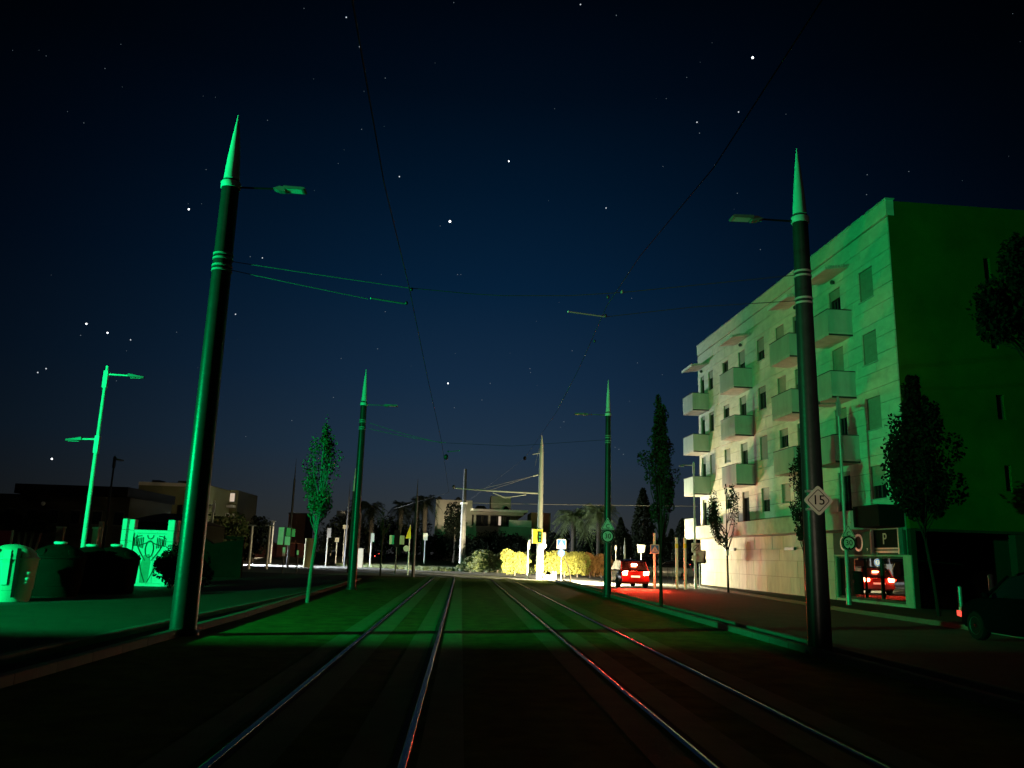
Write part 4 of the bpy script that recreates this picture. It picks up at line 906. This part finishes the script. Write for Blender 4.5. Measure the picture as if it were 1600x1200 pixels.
# ------------------------------------------------------------------ cars
def car(b, rz, label, paint, on=True, head=True, spill=True, tm='tail', strong=1., name='car', lp=True):
    t = thing(name, label, 'car', b, rz)
    # stations from rear (y=-2.1) to front (y=2.1): y, half width, z bottom, z belt
    st = [(-2.12,.70,.34,.62),(-2.08,.80,.28,.92),(-1.9,.86,.24,.98),(-1.2,.88,.22,1.0),(0,.89,.20,.99),(1.0,.88,.21,.97),(1.55,.86,.24,.90),(1.98,.80,.26,.78),(2.12,.68,.32,.62)]
    mb = MB(); sec = []
    for y, hw, zb, zt_ in st:
        m_ = (zb+zt_)/2
        sec.append([(-hw*.90,y,zb),(-hw,y,zb+.10),(-hw*1.01,y,m_),(-hw*.985,y,zt_-.10),(-hw*.90,y,zt_),(0,y,zt_+.02),(hw*.90,y,zt_),(hw*.985,y,zt_-.10),(hw*1.01,y,m_),(hw,y,zb+.10),(hw*.90,y,zb)])
    n = len(sec[0])
    for s in sec: mb.v += s
    for i in range(len(sec)-1):
        for k in range(n): a = i*n+k; b_ = i*n+(k+1) % n; mb.f.append((a, b_, b_+n, a+n))
    mb.f.append(tuple(range(n))); mb.f.append(tuple(range((len(sec)-1)*n, len(sec)*n))[::-1])
    body = obj('body', mb, M[paint], t, smooth=True)
    # cabin
    cs = [(-1.98,.76,.995,1.02),(-1.62,.68,.99,1.50),(-1.2,.65,.99,1.56),(-.2,.64,.99,1.57),(.35,.66,.98,1.47),(1.05,.74,.97,1.0)]
    g = MB(); n2 = 6
    for y, hw, zb, zt_ in cs: g.v += [(-hw-.06*(zt_-zb)/.5*1.2,y,zb),(-hw,y,zt_-.05),(-hw*.82,y,zt_),(hw*.82,y,zt_),(hw,y,zt_-.05),(hw+.06*(zt_-zb)/.5*1.2,y,zb)]
    for i in range(len(cs)-1):
        for k in range(n2-1): a = i*n2+k; g.f.append((a, a+1, a+1+n2, a+n2))
    obj('cabin_glass', g, M['carglass'], t, smooth=True)
    rf = MB(); rr = [(-1.70,.60,1.50),(-1.2,.60,1.575),(-.2,.59,1.585),(.3,.57,1.50)]
    for y, hw, z_ in rr: rf.v += [(-hw,y,z_),(0,y,z_+.02),(hw,y,z_)]
    for i in range(3):
        for k in range(2): a = i*3+k; rf.f.append((a,a+1,a+4,a+3))
    obj('roof_panel', rf, M[paint], t, smooth='all')
    for s in (-1, 1):
        obj('pillar', MB().tube([(s*.80,-1.93,1.0),(s*.70,-1.64,1.48)], .035, 6), M[paint], t, smooth=True)
        obj('pillar', MB().tube([(s*.79,1.0,1.0),(s*.67,.35,1.46)], .028, 6), M[paint], t, smooth=True)
        obj('mirror', MB().ball((s*.98,.72,1.03), .09, 8, 6, .8), M[paint], t, smooth=True)
        obj('tail_light', MB().prism([(s*.62-.13,.74),(s*.62+.13,.74),(s*.62+.15,.95),(s*.62-.13,.91)], -2.125, -2.07), M[tm], t)
        obj('headlight', MB().prism([(s*.62-.14,.58),(s*.62+.14,.58),(s*.62+.12,.72),(s*.62-.14,.70)], 2.07, 2.135), M['headon'] if head else M['lampglass'], t)
        for y in (-1.3, 1.32):
            w_ = obj('wheel', MB().lathe([(.20,-.10),(.30,-.10),(.325,-.06),(.325,.06),(.30,.10),(.20,.10)], 22), M['tyre'], t, smooth=True)
            w_.matrix_local = Matrix.Translation((s*.80, y, .325)) @ Matrix.Rotation(PI/2*s, 4, 'Y')
            obj('rim', MB().lathe([(.205,-.03),(.2,.105),(.17,.085),(.05,.10)], 16), M['rim'], w_, smooth=True)
    obj('bumper', MB().box(-.80, .80, -2.17, -2.126, .36, .52), M[paint], t)
    obj('number_plate', MB().box(-.26, .26, -2.135, -2.127, .60, .70), M['plate'] if on else M['signgrn'], t)
    obj('high_brake_light', MB().box(-.15, .15, -1.89, -1.80, 1.28, 1.34), M[tm], t)
    obj('rear_window', MB().add([(-.56,-1.93,1.05),(.56,-1.93,1.05),(.52,-1.70,1.44),(-.52,-1.70,1.44)], [(0,1,2,3)]), M['carglass'], t)
    return t
def lamp(name, kind, parent, loc, power, col, rot=None, size=.08, spot=None, blend=.5, m=None):
    l = bpy.data.lights.new(name, kind); l.energy = power; l.color = col; l.shadow_soft_size = size
    if kind == 'SPOT': l.spot_size = math.radians(spot); l.spot_blend = blend
    o = bpy.data.objects.new(name, l); COL.objects.link(o); o.parent = parent; o.location = loc
    if rot is not None: o.rotation_euler = Vector(rot).to_track_quat('-Z', 'Y').to_euler()
    return o
cpos = Vector((D(984,915,48).x, 49.2, 0))
C1 = car(cpos, math.radians(4), 'dark car seen from behind with glowing red brake lights and headlights on', 'carred')
for s in (-1, 1):
    lamp('headlight_beam', 'SPOT', C1, (s*.62, 2.25, .66), 120000, (1,.82,.52), (-.28,1,-.26), .06, 56, .9)
    lamp('headlight_spill', 'SPOT', C1, (s*.62, 2.22, .66), 5000, (1,.78,.42), (-.2,1,-.05), .1, 172, 1)
    lamp('brake_glow', 'POINT', C1, (s*.62, -2.42, .86), 115, (1,.02,.008), None, .08)
    lamp('brake_beam', 'SPOT', C1, (s*.62, -2.16, .84), 2600, (1,.03,.012), (-.05,-1,-.50), .09, 62, .8)
    lamp('brake_beam', 'SPOT', C1, (s*.62, -2.16, .84), 180, (1,.03,.012), (-.2,-1,-.03), .12, 44, .8)
# hidden oncoming/left car whose beams light the far road
C2 = car(Vector((-25.6, 84, 0)), math.radians(-90), 'dark car with headlights on, crossing the junction beyond the brown wall', 'carblk', tm='reddim')
for s in (-1, 1):
    lamp('headlight_beam', 'SPOT', C2, (s*.62, 2.25, .66), 60000, (.88,.95,1), (.08,1,-.05), .06, 95, 1)
C3 = car(Vector((D(593,864,170).x, 170, 0)), math.radians(0), 'tiny distant car showing a red tail light bar among dark trees', 'carblk', on=False, head=False, tm='tailfar')
C7 = car(Vector((-2.4, -4.3, 0)), 0, 'unseen dark car added behind the camera to light the signs', 'carblk', on=False, head=False, tm='reddim')
for s in (-1, 1): lamp('headlight_beam', 'SPOT', C7, (s*.62, 2.25, .66), 1800, (1,.80,.58), (.35,1,.20), .06, 28, .5)  # beams of the added car, raised to light the signs
C4 = car(Vector((12.80, 17.55, 0)), 0, 'black car parked at the right edge with a glowing red patch for reflected brake light at its corner', 'carblk', on=False, head=False, tm='reddim')
obj('brake_glint', MB().prism([(-.86,.50),(-.74,.46),(-.72,.56),(-.86,.62)], 1.96, 2.06), M['reddim'], C4)  # glowing patches stand in for brake light mirrored in the headlamp
obj('brake_glint', MB().box(-.905,-.875,1.86,1.95,.52,.62), M['reddim'], C4)
# the pale parked car behind the white posts
bpy.data.objects.remove(bpy.data.objects['parked_car_far'])
C5 = car(at(1046,75), math.radians(75), 'pale parked car half seen behind the two plain white posts', 'cargrey', on=False, head=False, tm='reddim')

# unseen scooter added behind the pole to carry warm light for facade and road
SP = Vector((10.42, 58, 0)); t = thing('scooter', 'unseen scooter added behind the far right spiked pole, its lamp warming the facade', 'scooter', SP)
for y in (-.62, .62):
    w_ = obj('wheel', MB().lathe([(.13,-.05),(.22,-.05),(.235,-.02),(.235,.02),(.22,.05),(.13,.05)], 18), M['tyre'], t, smooth=True); w_.matrix_local = Matrix.Translation((0,y,.235)) @ Matrix.Rotation(PI/2, 4, 'Y')
obj('body', MB().prism([(-.14,.2),(.14,.2),(.16,.62),(-.16,.62)], .1, .8).prism([(-.13,.16),(.13,.16),(.13,.24),(-.13,.24)], -.35, .1), M['carblk'], t)
obj('front_shield', MB().prism([(-.17,.25),(.17,.25),(.14,.95),(-.14,.95)], -.48, -.38), M['carblk'], t)
obj('seat', MB().prism([(-.13,.625),(.13,.625),(.10,.72),(-.10,.72)], .05, .78), M['black'], t)
obj('handlebar', MB().tube([(-.28,-.36,1.0),(0,-.42,.98),(.28,-.36,1.0)], .018, 6), M['dkmetal'], t)
obj('headlight', MB().ball((0,-.50,.86), .07, 10, 8), M['headon'], t, smooth=True)
lamp('headlight_beam', 'SPOT', t, (0,-.60,.86), 13500, (1,.86,.50), (1,-.55,.16), .6, 112, .9)  # wide soft beam turned sideways to warm the facade
lamp('road_fill', 'SPOT', t, (0,-.60,.86), 2600, (1,.84,.5), (-.22,-1,-.2), .06, 42, .8)  # second added beam, warms the road beside the pole

# ------------------------------------------------------------------ recycling containers
def igloo(b, H, R_, m, label, lever=True):
    t = thing('bottle_bank', label, 'recycling container', b, 0, 'igloo recycling containers in a row')
    prof = [(R_*.84,0),(R_*.88,H*.08),(R_*.90,H*.20),(R_*.93,H*.205),(R_*.96,H*.45),(R_,H*.72),(R_*1.05,H*.735),(R_*1.05,H*.76),(R_*.99,H*.775),(R_*.88,H*.85),(R_*.70,H*.92),(R_*.42,H*.975),(R_*.14,H)]
    obj('shell', MB().lathe(prof, 32), m, t, smooth=True)
    if not lever: obj('lifting_ring', MB().lathe([(.15,H-.01),(.19,H+.02),(.19,H+.07),(.10,H+.09)], 16), M['white'], t, smooth=True)
    for q in (-1.9, -.6):
        hz = H*.84; c_ = (R_*.89*math.cos(q), R_*.89*math.sin(q), hz)
        obj('porthole', MB().lathe([(.13,-.02),(.13,.02),(.10,.03)], 16), m, t, smooth=True).matrix_local = Matrix.Translation(c_) @ Vector((math.cos(q), math.sin(q), .45)).to_track_quat('Z', 'Y').to_matrix().to_4x4()
    if lever:
        q = -1.12; u = Vector((math.cos(q), math.sin(q), 0)); s_ = Vector((-u.y, u.x, 0))
        def strap(name, off, w_, z0, z1, mm, out_):
            mb = MB(); ks = 8
            for k in range(ks+1):
                z_ = z0+(z1-z0)*k/ks; r_ = 0
                for (ra, za), (rb, zb) in zip(prof, prof[1:]):
                    if za <= z_ <= zb: r_ = ra+(rb-ra)*(z_-za)/(max(1e-6, zb-za))
                r_ = max(r_, .1)
                for o_, d_ in ((-w_/2, out_),(w_/2, out_),(w_/2, out_-.05),(-w_/2, out_-.05)): p = u*(r_+d_)+s_*(off+o_); mb.v.append((p.x, p.y, z_))
            for k in range(ks):
                for j in range(4): a = k*4+j; b_ = k*4+(j+1) % 4; mb.f.append((a, b_, b_+4, a+4))
            mb.f += [(0,3,2,1), (ks*4, ks*4+1, ks*4+2, ks*4+3)]
            return obj(name, mb, mm, t)
        strap('lift_bar', .14, .09, H*.08, H*.93, M['black'], .07)
        strap('side_strap', -.12, .17, H*.30, H*.90, M['white'], .04)
        for i, zz in enumerate((.50,.40,.33)): 
            q2 = q+.72-i*.03; obj('sticker', MB().ball((math.cos(q2)*R_*1.0, math.sin(q2)*R_*1.0, H*zz), .08 if i < 2 else .05, 10, 6, .7), M['white'], t, smooth=True)
    return t
Y = 23.6; b = Vector((D(11,930,Y).x, Y, .0)); Hh = D(10,845,Y).z
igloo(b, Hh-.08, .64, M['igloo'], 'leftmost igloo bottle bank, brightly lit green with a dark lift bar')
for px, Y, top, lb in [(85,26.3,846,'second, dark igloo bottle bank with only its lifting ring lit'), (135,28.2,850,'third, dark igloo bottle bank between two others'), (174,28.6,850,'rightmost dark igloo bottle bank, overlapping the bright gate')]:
    b = Vector((D(px,920,Y).x, Y, 0)); igloo(b, D(px,top,Y).z-.08, .76, M['iglooshade'], lb, lever=False)
# ------------------------------------------------------------------ bright gate
Y = 34.0; c0 = D(229,860,Y); X = lambda px: D(px,870,Y).x-c0.x; Z = lambda py: D(229,py,Y).z
t = thing('garden_gate', 'bright green lit gateway with raised corner piers and ironwork patterned panel', 'gate', (c0.x, Y, 0))
zb0, ztp, zmid = 0.0, Z(811), Z(828)
xl, xm, xn, xr = X(185), X(196), X(257), X(272)
def pier(x0, x1, z1):
    n_ = 6; h_ = z1/n_; p_ = obj('pier', MB().box(x0+.012, x1-.012, .03, .33, 0, z1-.01), M['joint'], t)
    for i in range(n_): obj('pier_block', MB().box(x0, x1, 0+.004*(i % 2), .36, i*h_+.008, (i+1)*h_-.008), M['gatew'], p_)
pier(xl, xm-.10, ztp); pier(xn, xr, ztp); pier(xm+.0, xm+.20, ztp-.02)
obj('panel_sheet', MB().box(xm+.21, xn-.01, .10, .14, .12, zmid-.14), M['gatew'], t)
obj('top_rail', MB().box(xm+.21, xn-.01, .02, .22, zmid-.13, zmid), M['gatew'], t)
obj('plinth', MB().box(xm+.21, xn-.01, .0, .3, 0, .11), M['gatew'], t)
gi = mat('gate_iron', (.05,.09,.06), .5)
cx = (xm+.2+xn)/2; hwid = (xn-xm-.2)/2
def curve_part(pts, r=.018, nm='scroll'): obj(nm, MB().tube([(x, .07, z_) for x, z_ in pts], r, 6), gi, t, smooth=True)
for s in (-1, 1):
    curve_part([(cx+s*hwid*(1-.5*(1-math.cos(k/10*PI/2))), zmid-.45+.22*math.sin(k/10*PI*.5)) for k in range(11)])
    curve_part([(cx+s*hwid*.98*(1-k/10), zmid-.62-.05*math.sin(k/10*PI)+.18*(k/10)) for k in range(11)])
    curve_part([(cx+s*(.12+.42*math.sin(k/12*PI*.55)), zmid-.2-(1.0*(1-k/12))) for k in range(13)])
    curve_part([(cx+s*(.05+.30*math.cos(k/12*PI*.5)), 1.2-1.05*k/12) for k in range(13)], .022)
    for k in range(6): curve_part([(cx+s*(hwid*.42+k*hwid*.1), zmid-.28-.02*k), (cx+s*(hwid*.42+k*hwid*.1), zmid-.72+.02*k)], .014, 'bar')
curve_part([(cx+.16*math.cos(k/16*2*PI), zmid-.75+.33*math.sin(k/16*2*PI)) for k in range(17)])
curve_part([(cx+.12*math.cos(k/10*PI), zmid-.2-.15*math.sin(k/10*PI)) for k in range(11)])
obj('inner_leaf', MB().prism([(cx-.24,.13),(cx+.06,.13),(cx+.10,.9),(cx+.02,1.25),(cx-.18,1.2),(cx-.28,.8)], .075, .098), mat('gate_leaf', (.22,.32,.24), .5), t)
obj('inner_leaf', MB().prism([(cx+.07,.13),(cx+.22,.13),(cx+.20,.9),(cx+.14,1.2),(cx+.11,.9)], .07, .098), M['gatew'], t)
for px, Y, W, top, lb in [(281,31.5,1.9,858,'dark rounded bush in front of the gate right side'), (292,33,2.0,850,'dark bush behind the nearest left pole')]:
    bushy(at(px, Y), W, D(px, top, Y).z/.9, lb, int(px), m='leafbk', n=3600, leaf=.06, cat='bush', nm='bush', group='dark bushes by the gate', trunk=False)
# red hoarding and pale-stemmed tree at the left edge
Y = 38; c0 = D(-30,860,Y); X = lambda px: D(px,850,Y).x-c0.x
t = thing('red_hoarding', 'dark red panel with a pale edge post at the left border above the first container', 'hoarding', (c0.x, Y, 0))
obj('panel', MB().box(0, X(15), 0, .06, .3, D(5,829,Y).z), M['redpanel'], t); obj('edge_post', MB().box(X(15)+.005, X(17.5), -.02, .08, 0, D(5,828,Y).z), M['signgrn'], t)
Y = 42; b = at(38,Y); t = thing('multi_stem_tree', 'low tree with several pale stems between the first two containers', 'tree', b)
mb = MB()
for i, a in enumerate((-.35,-.12,.12,.38)): mb.tube([(a*.5,0,0),(a,0,.9),(a*1.5,.1,D(38,826,Y).z)], [.09,.07,.05], 7)
obj('trunk', mb, mat('pale_bark', (.32,.27,.2), .9, bump=.5), t, smooth=True)
mb = MB(); rnd = random.Random(5)
for i in range(10): clump(mb, (rnd.uniform(-1,1), rnd.uniform(-.6,.6), D(38,818,Y).z+rnd.uniform(-.2,.4)), .5, .3, 220, .07, rnd)
obj('crown', mb, M['leafdk'], t)
for px, Y, pt, wd_, lb in [(88,44,825,.17,'pale short stone post behind the second container'), (144,40,826,.12,'dim grey post right of the green lit lamp')]:
    b = at(px, Y); H_ = D(px, pt, Y).z
    t = thing('stone_post', lb, 'post', b, 0, 'short posts behind the containers'); obj('post', MB().box(-wd_,wd_,-.12,.12,0,H_), mat('pale_stone', (.42,.34,.26), .8), t); obj('cap', MB().box(-wd_-.03,wd_+.03,-.15,.15,H_+.002,H_+.08), M['conc'], t)

# ------------------------------------------------------------------ green lantern (source of the green light, left of the frame)
gp = Vector((-19.8, 10.3, 0)); GZ = 4.2
t = thing('signal_lantern', 'green lit signal lantern on a post left of the photograph', 'traffic signal', gp)
obj('post', MB().lathe([(.08,0),(.06,GZ-.35)], 12), M['dkmetal'], t, smooth=True)
az = math.radians(43); dv = Vector((math.sin(az), math.cos(az), .14)).normalized()
hd = obj('lantern_box', MB().box(-.22,.22,-.12,.12,-.34,.34), M['dkmetal'], t); hd.location = (0,0,GZ); hd.rotation_euler = (0,0,-az)
ln = obj('lens', MB().lathe([(.15,0),(.15,.012)], 20), M['greenlens'], hd); ln.matrix_local = Matrix.Translation((0,.125,0)) @ Matrix.Rotation(-PI/2, 4, 'X')
lamp('green_beam', 'SPOT', t, Vector((0,0,GZ))+dv*.2, 26000, (.0,1,.26), dv, .12, 82, .3)

# ------------------------------------------------------------------ stars
ST = [(703,346,5.2,2),(1176,90,4.6,2),(295,327,3.8,2),(700,599,3.2,2),(81,717,3.6,2),(168,520,3.4,2),(135,506,3.4,2),(204,531,2.8,1),(368,491,3.0,1),(795,252,3.0,2),(947,325,3.0,1),(1089,191,3.2,1),(1154,175,3.0,1),(907,7,3.0,1),(541,27,3.2,1),(562,73,2.8,1),
 (624,276,3.2,1),(1093,208,2.6,0),(1152,302,2.4,0),(1355,273,2.4,0),(1354,304,2.4,0),(1420,268,2.2,0),(963,24,2.6,0),(59,582,3,1),(72,576,3,1),(391,401,2.4,0),(410,403,2.8,1),(602,122,2.4,0),(565,202,2.4,0),(1188,390,2.4,0),(766,599,2.4,0),(828,576,2.4,0),(829,582,2,0),
 (126,524,2.4,0),(602,487,2.4,0),(590,545,2.4,0),(456,657,2.4,0),(521,621,2.4,0),(418,188,2,0),(322,265,2,0),(131,192,2,0),(164,107,2,0),(475,13,2,0),(709,4,2.2,0),(881,659,2.6,0),(710,637,2.2,0),(967,702,2.4,0),(974,710,2.4,0),(961,699,2.2,0),(1041,154,2,0),(1073,121,2,0),(1036,260,2,0),
 (715,429,2.2,0),(720,429,2,0),(533,560,2.2,0),(384,682,2,0),(276,519,2,0),(182,595,2,0),(688,353,2,0),(894,548,2.2,0),(996,567,2,0),(987,466,2,0),(753,625,2,0)]
msh = {}
for s_, mm in ((0,'stardim'),(1,'star'),(2,'starb')):
    me = bpy.data.meshes.new('star'); q = MB().ball((0,0,0), 1, 8, 6); me.from_pydata(q.v, [], q.f); me.materials.append(M[mm]); msh[s_] = me
names = {0:'faint star in the night sky',1:'medium bright star in the night sky'}
uniq = {(703,346):'brightest white star, high above the centre of the road',(1176,90):'bright white star near the top right, above the apartment building',(295,327):'bright star just left of the nearest left pole',(700,599):'bright star low over the white building',
        (81,717):'bright star low at the left edge above the dark building',(168,520):'middle one of three bright stars in a line above the double lamp',(135,506):'leftmost of three bright stars in a line above the double lamp',(795,252):'bright star above right of the brightest one'}
med = {(204,531):'rightmost of three bright stars in a line above the double lamp',(368,491):'star just right of the nearest left pole, at its middle height',(947,325):'lone star above and left of the far right spiked pole',
(1089,191):'upper left star of the small group left of the right pole tip',(1154,175):'star between the top right bright star and the pair below it',(907,7):'star at the very top edge right of the middle',(541,27):'star at the top edge above the left contact wire',
(562,73):'star touching the upper end of the left contact wire',(624,276):'star right of the left contact wire, left of the brightest star',(59,582):'left of two close stars left of the double lamp head',(72,576):'right of two close stars left of the double lamp head',(410,403):'star just above the pole end of the upper span wire'}
fm = MB()
for px, py, s_, k in ST:
    Ds = 2500; c = Vector((0,0,EYE))+ray(px,py).normalized()*Ds; r_ = s_*(.34,.30,.27)[2-k]/F*Ds
    if k == 0: fm.ball(c, r_, 6, 4); continue
    o = bpy.data.objects.new('star', msh[k]); COL.objects.link(o); o.location = c; o.scale = (r_, r_, r_)
    tag(o, {**uniq, **med}[(px, py)], 'star', 'stars')
rs2 = random.Random(31)
for i in range(55):
    c = Vector((0,0,EYE))+ray(rs2.uniform(0,1600), rs2.uniform(0,700)).normalized()*2500; fm.ball(c, rs2.uniform(.5,.9), 5, 4)
o = obj('faint_stars', fm, M['stardim'], kind='stuff'); o['label'] = 'scattering of faint stars over the whole night sky'
